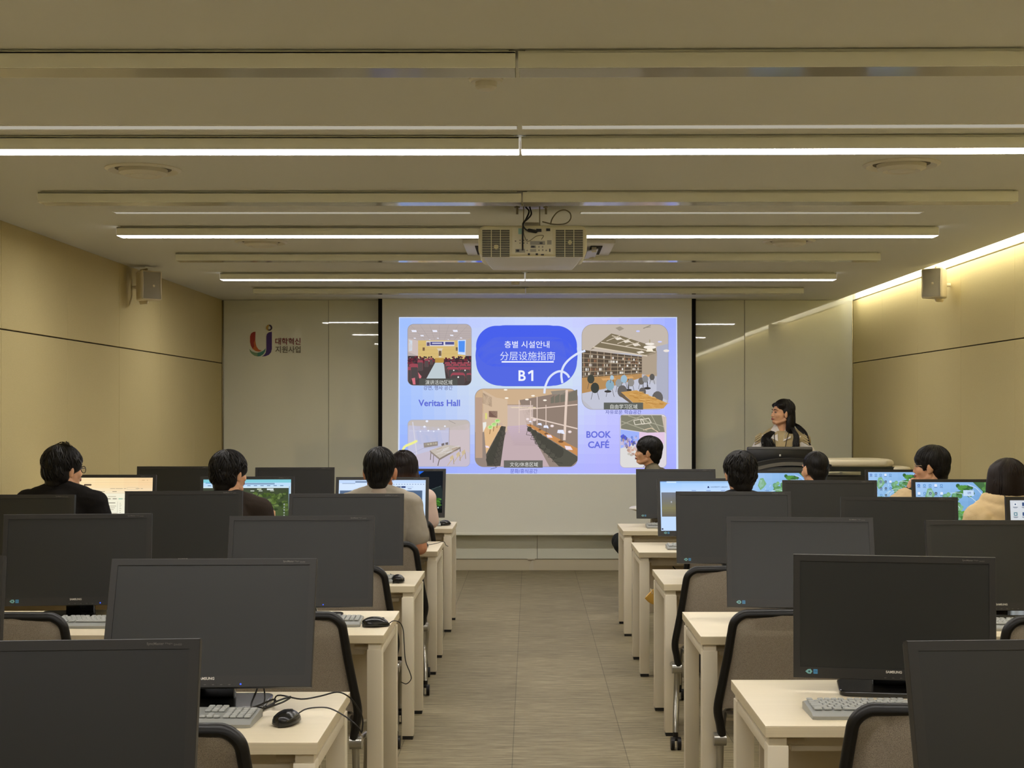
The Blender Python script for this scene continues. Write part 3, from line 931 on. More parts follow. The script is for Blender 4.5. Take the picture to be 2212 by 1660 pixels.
# ---------------------------------------------------------------- emblem on the front wall
def logo_pt(zx, zy):
    p = at(470 + zx * 400 / 2212, 560 + zy * 400 / 2212, YF - 0.008)
    return p.x, p.z
lg = empty('wall_emblem', (at(590, 740, YF).x, YF - 0.006, at(0, 740, YF).z))
tag(lg, 'coloured emblem with two lines of Korean lettering on the front wall', 'emblem')
def logo_part(name, pts, col, parent=lg):
    m = MB()
    m.prism([(logo_pt(*q)[0] - lg.location.x, logo_pt(*q)[1] - lg.location.z) for q in pts], 0.0, -0.004, 'y')
    return m.build(name, mat('emblem_%d_%d_%d' % col, col, rough=0.5), parent, smooth=None)
logo_part('red_stroke', [(453, 868), (425, 872), (400, 890), (388, 925), (388, 990), (398, 1035), (420, 1075), (440, 1040), (432, 1000), (450, 960)], (158, 48, 34))
logo_part('orange_stroke', [(450, 960), (432, 1000), (440, 1040), (420, 1075), (455, 1100), (495, 1106), (530, 1096), (490, 1080), (465, 1045), (455, 1005)], (196, 104, 46))
logo_part('pale_green_stroke', [(380, 1075), (410, 1103), (450, 1118), (478, 1120), (478, 1164), (440, 1155), (405, 1130), (388, 1105)], (120, 152, 112))
logo_part('teal_stroke', [(478, 1120), (520, 1110), (550, 1092), (575, 1066), (566, 1105), (545, 1138), (512, 1160), (478, 1164)], (62, 128, 112))
logo_part('violet_stroke', [(648, 868), (612, 876), (590, 895), (583, 925), (583, 1080), (575, 1120), (555, 1148), (528, 1166), (575, 1160), (612, 1145), (638, 1115), (648, 1075)], (66, 40, 112))
logo_part('yellow_half_ring', [(616, 783), (595, 789), (580, 808), (580, 832), (595, 852), (610, 857), (606, 838), (604, 822), (608, 806), (620, 800)], (176, 142, 62))
logo_part('dark_half_ring', [(616, 783), (640, 790), (653, 812), (651, 836), (634, 854), (610, 857), (606, 838), (622, 842), (634, 830), (632, 812), (620, 800)], (52, 34, 62))
for body, z0, z1, col, nm in (('대학혁신', 942, 1024, (122, 34, 40), 'upper_lettering'), ('지원사업', 1040, 1122, (112, 104, 86), 'lower_lettering')):
    x0, za = logo_pt(690, z0); x1, zb = logo_pt(992, z1)
    m = MB()
    m.text(body, x1 - x0, za - zb, Matrix.Translation(((x0 + x1) / 2 - lg.location.x, -0.004, (za + zb) / 2 - lg.location.z)) @ Matrix.Rotation(R(90), 4, 'X'), 0.0, bold=0.018)
    m.build(nm, mat('emblem_%d_%d_%d' % col, col, rough=0.5), lg, smooth=None, fix=False)

# ---------------------------------------------------------------- wall loudspeakers
M_SPK = mat('speaker_cream', (226, 216, 190), rough=0.5)
M_GRILLE = mat('speaker_grille', (172, 166, 150), rough=0.6, bump=(900, 0.6))
def loudspeaker(x, y, z, yaw, side, label):
    t = empty('wall_speaker', (x, y, z), yaw)
    tag(t, label, 'speaker', 'loudspeakers on the side walls')
    m = MB()
    m.prism([(-0.082, -0.07), (0.082, -0.07), (0.078, 0.0), (0.052, 0.075), (-0.052, 0.075), (-0.078, 0.0)], -0.108, 0.108, 'z')
    cab = m.build('cabinet', M_SPK, t)
    bv = cab.modifiers.new('soft_edges', 'BEVEL'); bv.width = 0.012; bv.segments = 3
    m = MB()
    vs, fs = [], []
    N = 12
    for j in range(N + 1):
        for i in range(9):
            u, v = i / 8 * 2 - 1, j / N * 2 - 1
            vs.append((u * (0.070 + 0.005 * v * v), -0.0712 - 0.006 * (1 - u * u) - 0.004 * v * v, v * 0.098))
    for j in range(N):
        for i in range(8):
            a = j * 9 + i
            fs.append((a, a + 1, a + 10, a + 9))
    m.add(vs, fs)
    g = m.build('front_grille', M_GRILLE, t, fix=False)
    m = MB(); m.tube([(0.073 * a_, -0.0725, 0.101 * b_) for a_, b_ in ((-1, -.94), (-.94, -1), (.94, -1), (1, -.94), (.97, 0), (1, .94), (.94, 1), (-.94, 1), (-1, .94), (-.97, 0))], 0.0045, 8, closed=True); m.build('grille_rim', M_SPK, g)
    m = MB(); m.box((0.012, -0.080, -0.004), (0.016, 0.004, 0.016), bevel=0.002); m.build('badge', M_SPK, g)
    m = MB()
    m.sweep([(0, 0.0, 0.116), (0, 0.105, 0.116), (0, 0.16, 0.055), (0, 0.16, -0.055), (0, 0.105, -0.116), (0, 0.0, -0.116)], [(-0.016, -0.002), (0.016, -0.002), (0.016, 0.002), (-0.016, 0.002)], up=(1, 0, 0))
    m.cyl((0, 0.0, 0.106), (0, 0, 0.124), 0.008); m.cyl((0, 0.0, -0.106), (0, 0, -0.124), 0.008)
    d = Matrix.Rotation(-yaw, 4, 'Z') @ Vector((side, 0, 0))
    m.tube([(0, 0.158, 0), tuple(Vector((0, 0.158, 0)) + d * 0.036)], 0.014, 10)
    m.build('bracket', M_SPK, t)
loudspeaker(-2.825, 10.25, 2.462, R(42), -1, 'white loudspeaker on a bracket on the left wall')
loudspeaker(2.965, 10.15, 2.47, R(-42), 1, 'white loudspeaker on a bracket on the right wall under the light cove')

# ---------------------------------------------------------------- projector
PX, PYR, PZ0, PZ1 = 0.013, 7.05, 2.325, 2.482
t = empty('projector', (PX, PYR, PZ0))
tag(t, 'large cream projector hanging from the ceiling, its sockets facing the seats', 'projector')
M_PJ = mat('projector_cream', (214, 206, 170), rough=0.45)
M_PJW = mat('projector_white', (226, 226, 226), rough=0.4)
M_SOCK = mat('socket_black', (20, 19, 18), rough=0.5)
h = PZ1 - PZ0
m = MB()
m.prism(rrect(-0.276, 0.0, 0.276, h, 0.036, 6), 0.0, 0.44, 'y')
bd = m.build('body', M_PJ, t)
bv = bd.modifiers.new('soft_edges', 'BEVEL'); bv.width = 0.012; bv.segments = 2; bv.limit_method = 'ANGLE'
m = MB()
V = []
for y_, w_, zb in ((0.012, 0.255, -0.004), (0.16, 0.25, -0.028), (0.40, 0.24, -0.03)):
    V += [(-w_, y_, 0.002), (w_, y_, 0.002), (w_ - 0.03, y_, zb), (-w_ + 0.03, y_, zb)]
F = [(0, 1, 2, 3), (8, 11, 10, 9)]
for k in (0, 4):
    for q in range(4):
        F.append((k + q, k + (q + 1) % 4, k + 4 + (q + 1) % 4, k + 4 + q))
m.add(V, F); m.build('underside_cover', M_PJW, t)
m = MB(); m.box((0, -0.0015, h / 2 - 0.001), (0.206, 0.005, h - 0.022), bevel=0.002)
pan = m.build('socket_panel', mat('projector_panel', (216, 210, 182), rough=0.45), t)
def zq(zx, zy):      # a point of the rear face from the close-up of the photograph
    p = at(980 + zx * 360 / 2212, 420 + zy * 200 / 1229, PYR)
    return p.x - PX, p.z - PZ0
def rear_box(m, x0, y0, x1, y1, d=0.006, bev=0.0):
    a, b_ = zq(x0, y0), zq(x1, y1)
    m.box(((a[0] + b_[0]) / 2, -0.003 - d / 2 + 0.002, (a[1] + b_[1]) / 2), (abs(b_[0] - a[0]), d, abs(a[1] - b_[1])), bevel=bev)
m = MB()
for q in ((1095, 460, 1165, 500), (1228, 455, 1282, 490), (830, 735, 870, 765), (1030, 685, 1075, 708), (1140, 640, 1180, 660), (1268, 725, 1284, 766), (985, 785, 1012, 810), (1088, 785, 1118, 810), (1158, 795, 1198, 812), (812, 618, 830, 628)):
    rear_box(m, *q)
for x_, y_ in ((880, 612), (880, 650), (930, 612), (976, 650), (932, 650), (976, 605)):
    a = zq(x_, y_); m.cyl((a[0], -0.006, a[1]), (a[0], 0, a[1]), 0.0026, 10)
m.build('socket', M_SOCK, pan, smooth=None)
m = MB()
for q in ((1015, 622, 1212, 672), (1020, 682, 1092, 715), (818, 728, 948, 778), (1240, 612, 1298, 668), (1015, 730, 1095, 766)):
    rear_box(m, *q, d=0.004)
m.build('socket_plate', mat('socket_plate_grey', (140, 136, 120), rough=0.4, metal=0.3), pan, smooth=None)
m = MB()
for x_, y_ in ((976, 748), (1132, 700), (1180, 700), (1132, 745), (1182, 742), (1228, 748)):
    a = zq(x_, y_); m.cyl((a[0], -0.009, a[1]), (a[0], 0, a[1]), 0.0042, 12); m.cyl((a[0], -0.012, a[1]), (a[0], 0, a[1]), 0.002, 8)
m.build('round_socket', mat('socket_plate_grey', (140, 136, 120)), pan)
m = MB(); rear_box(m, 858, 455, 905, 530, d=0.004); m.build('rating_sticker', mat('pale_teal_sticker', (150, 190, 176), rough=0.5), pan, smooth=None)
for x0, x1 in ((380, 742), (1355, 1715)):
    m = MB(); rear_box(m, x0, 476, x1, 836, d=0.004)
    gr = m.build('vent', M_SOCK, t, smooth=None)
    m = MB()
    for k in range(16):
        yy = 476 + 360 * (k + 0.5) / 16
        rear_box(m, x0, yy + 4.5, x1, yy + 10.5, d=0.009)
    for k in (1, 2):
        xx = x0 + (x1 - x0) * k / 3
        rear_box(m, xx - 5, 476, xx + 5, 836, d=0.010)
    m.build('vent_slats', M_PJ, gr, smooth=None)
    m = MB(); a = zq((x0 + x1) / 2 + (4 if x0 < 900 else 8), 700 if x0 < 900 else 640)
    m.cyl((a[0], -0.008, a[1]), (a[0], -0.002, a[1]), 0.0105 if x0 > 900 else 0.012, 20)
    m.build('fan_hub', mat('fan_hub_cream', (196, 186, 140) if x0 < 900 else (226, 218, 186), rough=0.5), gr)
m = MB(); m.cyl((-0.05, 0.43, h / 2), (-0.05, 0.475, h / 2), 0.048, 28); m.build('lens', M_SOCK, t)
# mount
m = MB()
top = ZC - PZ0
m.box((-0.005, 0.22, h + 0.006), (0.20, 0.22, 0.008), bevel=0.002)
m.box((-0.005, 0.20, h + 0.022), (0.075, 0.09, 0.03), bevel=0.003)
for s in (-1, 1):
    m.box((-0.005 + s * 0.042, 0.20, (h + 0.01 + top) / 2), (0.006, 0.05, top - h - 0.01))
m.box((-0.005, 0.20, top - 0.004), (0.13, 0.12, 0.008), bevel=0.002)
for s in (-1, 1):
    m.cyl((-0.005 + s * 0.075, 0.19, top), (-0.005 + s * 0.075, 0.19, top - 0.045), 0.006, 10)
    m.cyl((-0.005 + s * 0.075, 0.19, top - 0.006), (-0.005 + s * 0.075, 0.19, top - 0.012), 0.014, 12)
m.build('ceiling_mount', mat('mount_steel', (168, 160, 136), rough=0.4, metal=0.4), t)
m = MB()
def zz(zx, zy, y):
    p = at(980 + zx * 360 / 2212, 420 + zy * 200 / 1229, PYR + y)
    return (p.x - PX, y, p.z - PZ0)
for pts in ([zz(1010, 170, .18), zz(1030, 260, .12), zz(990, 320, .05), zz(935, 370, -.012), zz(920, 430, -.022), zz(915, 600, -.022), zz(916, 745, -.014)],
            [zz(960, 175, .18), zz(1000, 230, .13), zz(960, 330, .04), zz(920, 390, -.012), zz(940, 450, -.022), zz(1000, 490, -.022), zz(1060, 485, -.016)]):
    m.tube(catmull(pts, 6), 0.0042, 8)
a, b_ = zz(1000, 478, -.014), zz(1088, 494, -.014)
m.capsule(a, b_, 0.009, 0.009, 10)
m.build('power_cord', M_SOCK, t)
m = MB()
m.tube(catmull([zz(1285, 400, .10), zz(1310, 320, .08), zz(1380, 235, .07), zz(1470, 208, .06), zz(1545, 250, .06), zz(1550, 330, .05), zz(1480, 390, .04), zz(1330, 398, .04), zz(1180, 365, .08)], 6), 0.0032, 8)
m.tube(catmull([zz(925, 470, -.012), zz(935, 540, -.02), zz(985, 625, -.02), zz(1100, 555, -.02), zz(1190, 548, -.02), zz(1165, 600, -.012)], 6), 0.002, 6)
m.build('signal_cord', mat('cord_grey', (120, 112, 88), rough=0.5), t)

# ---------------------------------------------------------------- lectern with its monitor
M_LEC = mat('lectern_black', (34, 34, 34), rough=0.35)
M_LECG = mat('lectern_grey_band', (132, 130, 124), rough=0.25, metal=0.4)
M_LID = mat('lectern_cream', (226, 216, 188), rough=0.5)
LX, LY = 2.39, 11.50
t = empty('lectern', (LX, LY, 0))
tag(t, 'black electronic lectern with cream folding lid and arched grey console', 'lectern')
m = MB(); m.box((0, 0.02, 0.52), (1.12, 0.58, 1.00), bevel=0.02); m.box((0, 0.02, 0.02), (1.02, 0.50, 0.04)); m.build('body', M_LEC, t)
def arch(name, z0, z1, y, mt, hw):
    mm = MB()
    N = 16
    up = [(-0.29 + hw * (2 * k / N - 1), z1 - 0.052 * (2 * k / N - 1) ** 2) for k in range(N + 1)]
    lo = [(-0.29 + hw * (2 * k / N - 1), z0 - 0.052 * (2 * k / N - 1) ** 2) for k in range(N, -1, -1)]
    mm.prism(up + lo, y, y + 0.07, 'y')
    return mm.build(name, mt, t)
arch('console_arch', 1.115, 1.158, -0.31, M_LEC, 0.33)
arch('console_band', 1.100, 1.128, -0.325, M_LECG, 0.31)
arch('lower_band', 1.058, 1.082, -0.325, mat('lectern_dark_grey', (82, 82, 78), rough=0.35), 0.29)
m = MB(); m.box((-0.29, -0.285, 1.04), (0.56, 0.05, 0.10), bevel=0.008)
cp = m.build('control_panel', M_LEC, t)
m = MB(); m.box((-0.265, -0.313, 1.052), (0.125, 0.006, 0.036), bevel=0.002); dsp = m.build('display', mat('display_bezel', (46, 46, 46), rough=0.3), cp)
m = MB(); m.text('88:8', 0.036, 0.012, Matrix.Translation((-0.262, -0.3165, 1.052)) @ Matrix.Rotation(R(90), 4, 'X'), 0.0, bold=0.02)
m.build('red_digits', emit('red_led', (255, 70, 60), 1.2), dsp, smooth=None, fix=False)
m = MB()
m.prism([(0.02 + 0.0, -0.27)] + [(0.02, 0.30), (0.50, 0.30), (0.565, 0.22), (0.59, 0.0), (0.565, -0.22), (0.50, -0.27)], 1.085, 1.142, 'z')
ld = m.build('folding_lid', M_LID, t)
bv = ld.modifiers.new('soft_edges', 'BEVEL'); bv.width = 0.022; bv.segments = 4; bv.limit_method = 'ANGLE'
m = MB(); m.box((0.29, 0.0, 1.05), (0.55, 0.5, 0.07)); m.build('lid_base', mat('lectern_dark_green', (44, 50, 46), rough=0.4), t)
m = MB(); m.box((0.10, -0.283, 1.035), (0.36, 0.018, 0.030), bevel=0.003); m.box((0.12, -0.294, 1.036), (0.02, 0.008, 0.022)); m.build('drawer_rail', mat('rail_zinc', (190, 192, 180), rough=0.25, metal=0.8), t)
m = MB()
m.prism(rrect(0.545, -0.28, 0.70, 0.05, 0.06, 5), 1.045, 1.085, 'z')
sh_ = m.build('side_shelf', M_LID, t)
bv = sh_.modifiers.new('soft_edges', 'BEVEL'); bv.width = 0.015; bv.segments = 3; bv.limit_method = 'ANGLE'

t = empty('lectern_monitor', (2.085, 11.60, 1.02))
tag(t, 'black monitor seen from behind standing on the lectern', 'monitor')
m = MB(); m.box((0, 0, 0.135), (0.548, 0.035, 0.17), bevel=0.012); m.build('back_shell', mat('monitor_back', (26, 27, 29), rough=0.3), t)
m = MB(); m.box((0, -0.012, 0.206), (0.535, 0.02, 0.022), bevel=0.006); m.build('top_band', mat('monitor_back_grey', (92, 90, 88), rough=0.4), t)
m = MB(); m.box((0, -0.019, 0.148), (0.016, 0.004, 0.018), bevel=0.002); m.build('badge', mat('badge_silver', (200, 200, 196), rough=0.3, metal=0.3), t)
m = MB(); m.box((0, 0.01, 0.03), (0.10, 0.04, 0.06), bevel=0.006); m.box((0, 0.01, 0.006), (0.22, 0.14, 0.012), bevel=0.004); m.build('stand', M_LEC, t)

# white tape end under the screen
t = MB(); t.prism([(-0.024, 0.0), (-0.016, 0.055), (0.004, 0.095), (0.02, 0.10), (0.022, 0.0)], 0.0, -0.012, 'y')
t.box((0.0, -0.01, 0.106), (0.07, 0.02, 0.012), bevel=0.003)
o = t.build('wall_socket_flap', mat('white_rubber', (214, 206, 184), rough=0.6), loc=(0.012, YF - 0.004 + 0.012, 0.002))
tag(o, 'small white flap at the foot of the front wall under the screen', 'flap')
# ---------------------------------------------------------------- desks
def desk_material(name, col, edge):
    m = mat(name, col, rough=0.42, spec=0.4)
    nt = m.node_tree
    b = nt.nodes['Principled BSDF']
    tc = nt.nodes.new('ShaderNodeTexCoord')
    mp = nt.nodes.new('ShaderNodeMapping')
    mp.inputs['Scale'].default_value = (1.5, 40, 400) if edge else (2.0, 45, 45)
    n = nt.nodes.new('ShaderNodeTexNoise')
    n.inputs['Scale'].default_value = 1.0
    n.inputs['Detail'].default_value = 5
    mx = nt.nodes.new('ShaderNodeMix'); mx.data_type = 'RGBA'
    c = lin(col)
    k = 0.78 if edge else 0.90
    mx.inputs[6].default_value = (c[0] * k, c[1] * k, c[2] * k * .97, 1)
    mx.inputs[7].default_value = (min(1, c[0] * 1.04), min(1, c[1] * 1.04), min(1, c[2] * 1.04), 1)
    nt.links.new(tc.outputs['Object'], mp.inputs[0]); nt.links.new(mp.outputs[0], n.inputs['Vector'])
    nt.links.new(n.outputs['Fac'], mx.inputs[0]); nt.links.new(mx.outputs[2], b.inputs['Base Color'])
    return m
M_TOP = desk_material('desk_laminate', (232, 220, 192), False)
M_EDGE = desk_material('desk_edge_band', (224, 210, 178), True)
M_LEG = mat('desk_leg_cream', (224, 214, 190), rough=0.4, spec=0.4)
M_PANEL = mat('modesty_panel_beige', (196, 184, 160), rough=0.6)
M_FOOT = mat('glide_black', (24, 23, 21), rough=0.5)
DW, DD, DZ = 2.42, 0.62, 0.72

def make_desk():
    t = empty('long_desk')
    m = MB()
    m.box((0, DD / 2, DZ - 0.0015), (DW, DD, 0.003))
    m.box((0, DD / 2, DZ - 0.0165), (DW, DD, 0.027), bevel=0.0008, m=1, seg=1)
    m.build('tabletop', [M_TOP, M_EDGE], t, smooth=None)
    for sx in (-1, 1):
        x = sx * (DW / 2 - 0.034)
        for y in (0.034, DD - 0.034):
            m = MB()
            m.box((x, y, 0.342), (0.055, 0.055, 0.650), bevel=0.002)
            m.box((x, y, 0.680), (0.046, 0.046, 0.030))
            lg_ = m.build('leg', M_LEG, t)
            m = MB(); m.box((x, y, 0.0095), (0.047, 0.047, 0.019)); m.build('foot_glide', M_FOOT, lg_, smooth=None)
        m = MB(); m.box((x + sx * 0.008, DD / 2, 0.652), (0.032, DD - 0.115, 0.030), bevel=0.002); m.build('side_rail', M_LEG, t)
    m = MB(); m.box((0, 0.085, 0.662), (DW - 0.16, 0.025, 0.050), bevel=0.002)
    for sx in (-1, 1):
        m.cyl((sx * (DW / 2 - 0.115), 0.078, 0.664), (sx * (DW / 2 - 0.06), 0.078, 0.664), 0.011, 12)
    m.build('front_beam', mat('beam_beige', (206, 196, 172), rough=0.45), t)
    m = MB(); m.box((0, DD - 0.10, 0.485), (DW - 0.14, 0.016, 0.37), bevel=0.002); m.build('modesty_panel', M_PANEL, t)
    m = MB(); m.box((0, DD - 0.16, 0.60), (DW - 0.4, 0.09, 0.012)); m.box((0, DD - 0.20, 0.625), (DW - 0.4, 0.008, 0.06)); m.build('cable_tray', M_PANEL, t, smooth=None)
    return t
ROWN = {'0': 'row nearest the viewer', 'A': 'fifth row from the screen', 'B': 'fourth row from the screen', 'C': 'third row from the screen', 'D': 'second row from the screen', 'E': 'front row by the screen'}
ROWS = {'0': 'nearest row', 'A': 'fifth row', 'B': 'fourth row', 'C': 'third row', 'D': 'second row', 'E': 'front row'}
FRONT = {'L': {'0': 1.93, 'A': 3.43, 'B': 5.07, 'C': 6.49, 'D': 8.09, 'E': 9.65}, 'R': {'0': 2.02, 'A': 3.61, 'B': 5.04, 'C': 6.56, 'D': 8.03, 'E': 9.47}}
DXC = {'L': {'0': -1.735, 'A': -1.735, 'B': -1.745, 'C': -1.749, 'D': -1.75, 'E': -1.75}, 'R': {'0': 1.83, 'A': 1.822, 'B': 1.83, 'C': 1.842, 'D': 1.84, 'E': 1.845}}
SIDE = {'L': 'left', 'R': 'right'}
proto = make_desk()
first = True
for s in 'LR':
    for r in '0ABCDE':
        d = proto if first else copy_tree(proto)
        first = False
        d.location = (DXC[s][r], FRONT[s][r], 0)
        tag(d, 'long cream desk of the %s block, %s' % (SIDE[s], ROWN[r]), 'desk', 'long computer desks in two blocks')

# ---------------------------------------------------------------- monitors
MW, MH = 0.569, 0.358
SWD, SHT = 0.531, 0.308
SCZ = 0.0065      # the lit area sits this far above the panel centre
M_BEZ = mat('monitor_bezel', (46, 45, 43), rough=0.42, spec=0.4)
M_SCROFF = mat('monitor_screen_off', (32, 33, 31), rough=0.42, spec=0.5)
M_STAND = mat('monitor_stand_gloss', (18, 17, 16), rough=0.12, spec=0.6)
M_INK = mat('lettering_silver', (212, 208, 198), rough=0.4)
M_INK2 = mat('lettering_faint', (108, 104, 98), rough=0.4)
XZ = Matrix.Rotation(R(90), 4, 'X')

def screen_box():
    m = MB(); m.box((0, 0.0042, SCZ), (SWD + 0.002, 0.003, SHT + 0.002)); return m
SCR_ME = screen_box().mesh('screen', M_SCROFF, smooth=None)

def make_monitor():
    t = empty('monitor')
    m = MB()
    sb = (MW - SWD) / 2
    tb = MH / 2 - (SCZ + SHT / 2)
    bb = SCZ - SHT / 2 + MH / 2
    e = 0.0012
    rings = [(MW / 2, MH / 2, MH / 2, 0.022), (MW / 2, MH / 2, MH / 2, e), (MW / 2 - e, MH / 2 - e, MH / 2 - e, 0.0), (MW / 2 - sb, MH / 2 - tb, MH / 2 - bb, 0.0), (MW / 2 - sb, MH / 2 - tb, MH / 2 - bb, 0.005)]
    rv, rf = [], []
    for w_, t_, b_, y_ in rings:
        rv += [(-w_, y_, -b_), (w_, y_, -b_), (w_, y_, t_), (-w_, y_, t_)]
    for q in range(4):
        for k in range(4):
            rf.append((q * 4 + k, q * 4 + (k + 1) % 4, q * 4 + 4 + (k + 1) % 4, q * 4 + 4 + k))
    m.add(rv, rf)
    m.box((0, 0.0182, 0), (MW - 0.001, 0.024, MH - 0.001), bevel=0.004)
    m.box((0, 0.042, 0), (MW - 0.12, 0.026, MH - 0.09), bevel=0.012)
    hs = m.build('housing', M_BEZ, t)
    zb = -MH / 2
    m = MB(); m.text('SAMSUNG', 0.045, 0.0075, Matrix.Translation((0, -0.0002, zb + 0.024)) @ XZ, 0.0002, bold=0.03)
    m.build('brand_lettering', M_INK, hs, smooth=None, fix=False)
    m = MB(); m.text('SyncMaster', 0.030, 0.0062, Matrix.Translation((MW / 2 - 0.078, -0.0002, MH / 2 - 0.0095)) @ XZ, 0.0002, bold=0.02)
    m.text('Magic', 0.013, 0.0040, Matrix.Translation((MW / 2 - 0.0545, -0.0002, MH / 2 - 0.0090)) @ XZ, 0.0002)
    m.text('SA450', 0.014, 0.0036, Matrix.Translation((MW / 2 - 0.039, -0.0002, MH / 2 - 0.0108)) @ XZ, 0.0002)
    m.build('model_lettering', M_INK2, hs, smooth=None, fix=False)
    m = MB(); x = -MW / 2 + 0.046
    m.prism([(x - 0.012, zb + 0.019), (x - 0.005, zb + 0.025), (x + 0.003, zb + 0.026), (x + 0.008, zb + 0.019), (x + 0.003, zb + 0.012), (x - 0.005, zb + 0.013)], 0.0, -0.0005, 'y')
    m.cyl((x - 0.001, -0.0006, zb + 0.019), (x - 0.001, -0.0009, zb + 0.019), 0.0028, 12, m=1)
    m.box((x + 0.017, -0.0003, zb + 0.019), (0.012, 0.0005, 0.013), m=2)
    m.box((x + 0.017, -0.0007, zb + 0.021), (0.008, 0.0002, 0.001), m=1); m.box((x + 0.017, -0.0007, zb + 0.018), (0.008, 0.0002, 0.001), m=1)
    m.build('sticker', [mat('sticker_teal', (120, 176, 176), rough=0.4), mat('sticker_dark', (30, 60, 80), rough=0.4), mat('sticker_blue', (70, 136, 186), rough=0.4)], hs, smooth=None)
    m = MB()
    for k in range(5):
        m.box((-0.035 + 0.022 * k, -0.0004, zb + 0.006), (0.0006, 0.0008, 0.012))
        m.box((-0.024 + 0.022 * k, -0.0004, zb + 0.007), (0.006, 0.0006, 0.001), m=1)
    m.build('buttons', [M_SOCK, M_INK2], hs, smooth=None)
    m = MB(); m.cyl((0.094, -0.0006, zb + 0.0085), (0.094, 0.002, zb + 0.0085), 0.0024, 12)
    m.build('power_light', emit('blue_led', (60, 90, 255), 1.6), hs)
    link('screen', SCR_ME, t)
    m = MB(); m.box((0, 0.075, 0.13), (0.11, 0.04, 0.24), bevel=0.008); m.build('stand_neck', M_STAND, t)
    m = MB(); m.prism(rrect(-0.155, -0.055, 0.155, 0.145, 0.03, 5), 0.0, 0.016, 'z')
    bs = m.build('stand_base', M_STAND, t)
    bv = bs.modifiers.new('soft_edges', 'BEVEL'); bv.width = 0.004; bv.segments = 2; bv.limit_method = 'ANGLE'
    return t

def scr_place(x, y, l):
    return ((x / 1600 - 0.5) * SWD, 0.0023 - 0.00005 * l, SCZ + (0.5 - y / 950) * SHT)
def lit_browser_blue(c):          # second row, left aisle: map page in a browser
    c.Rc(0, 0, 1600, 950, (206, 228, 255)).up()
    c.Rc(0, 0, 1600, 60, (196, 220, 255)).Rc(0, 60, 1600, 190, (214, 232, 255)).Rc(20, 200, 1540, 950, (78, 98, 126)).up()
    c.grad(22, 202, 1538, 948, [[(92, 112, 142), (88, 110, 140), (84, 104, 134)], [(60, 76, 104), (62, 80, 108), (74, 94, 122)]], 6, 8).up()
    c.Rc(300, 22, 700, 50, (120, 140, 170)).Rc(60, 60, 300, 72, (150, 170, 200))
    c.T('대학안내', 470, 120, 560, 150, (50, 60, 80), .01).T('캠퍼스맵', 570, 120, 660, 150, (90, 100, 120)).Rc(1060, 118, 1140, 150, (110, 120, 140)).Rc(1150, 118, 1230, 150, (40, 60, 120)).Rc(1240, 118, 1370, 150, (170, 190, 220))
    for k in range(12):
        c.Rc(1000 + 50 * k, 76, 1024 + 50 * k, 88, (130, 150, 190))
    c.up().Rc(1242, 122, 1368, 146, (206, 226, 255)).Rc(1080, 160, 1150, 170, (90, 110, 150)).Rc(1270, 160, 1340, 170, (90, 110, 150))
    for k in range(8):
        c.E(1492, 360 + 62 * k, 24, 24, (24, 34, 56)).up().E(1492, 360 + 62 * k, 12, 12, (96, 116, 150))
def lit_forest(c):                # second row, left middle seat: page with a photo of trees
    c.Rc(0, 0, 1600, 950, (206, 228, 240)).up()
    c.Rc(0, 0, 1600, 60, (130, 206, 220)).Rc(0, 60, 1600, 130, (190, 222, 250)).Rc(0, 160, 1560, 950, (84, 96, 74)).up()
    c.Rc(500, 66, 1300, 96, (130, 160, 190)).Rc(40, 60, 160, 74, (90, 150, 200)).Rc(0, 160, 1560, 230, (70, 76, 62)).up()
    r = random.Random(11)
    for k in range(12):
        c.Rc(80 + 120 * k, 110, 140 + 120 * k, 122, (80, 110, 150))
    c.grad(0, 190, 1560, 950, [[(60, 64, 52), (70, 78, 58), (64, 74, 52)], [(84, 92, 76), (80, 96, 62), (72, 88, 50)], [(56, 62, 60), (70, 78, 62), (60, 70, 54)]], 8, 8).up()
    for k in range(90):
        x, y = 880 + 640 * r.random(), 260 + 330 * r.random()
        c.E(x, y, 20 + 34 * r.random(), 18 + 26 * r.random(), r.choice([(78, 98, 46), (96, 118, 58), (62, 80, 42), (110, 130, 74), (52, 66, 40)]), 9)
    for k in range(70):
        x, y = 520 + 330 * r.random(), 300 + 420 * r.random()
        c.E(x, y, 18 + 30 * r.random(), 16 + 26 * r.random(), r.choice([(96, 132, 96), (130, 160, 124), (84, 110, 92), (150, 182, 166), (70, 90, 64)]), 9)
    for k in range(40):
        x, y = 20 + 460 * r.random(), 300 + 600 * r.random()
        c.E(x, y, 22 + 30 * r.random(), 16 + 26 * r.random(), r.choice([(80, 110, 86), (96, 126, 96), (66, 84, 70), (110, 140, 120)]), 9)
    c.up().P([(800, 640), (1080, 560), (1120, 950), (760, 950)], (58, 64, 66)).Rc(980, 170, 1060, 196, (190, 200, 170)).Rc(1160, 170, 1280, 200, (214, 226, 226)).Rc(620, 208, 700, 222, (210, 216, 206)).Rc(860, 208, 930, 222, (210, 216, 206)).Rc(1010, 208, 1080, 222, (210, 216, 206)).Rc(1220, 208, 1290, 222, (200, 206, 196))
    c.up().P([(1180, 570), (1300, 570), (1300, 620), (1180, 620)], (196, 150, 112)).P([(1060, 640), (1190, 630), (1190, 950), (1060, 950)], (206, 158, 118)).P([(1196, 600), (1320, 590), (1320, 950), (1196, 950)], (190, 140, 100))
    c.Rc(1185, 630, 1196, 950, (150, 106, 74)).Rc(1562, 130, 1580, 950, (150, 190, 230))
    for k in range(9):
        c.E(1480, 470 + 52 * k, 14, 18, (150, 160, 150), 8)
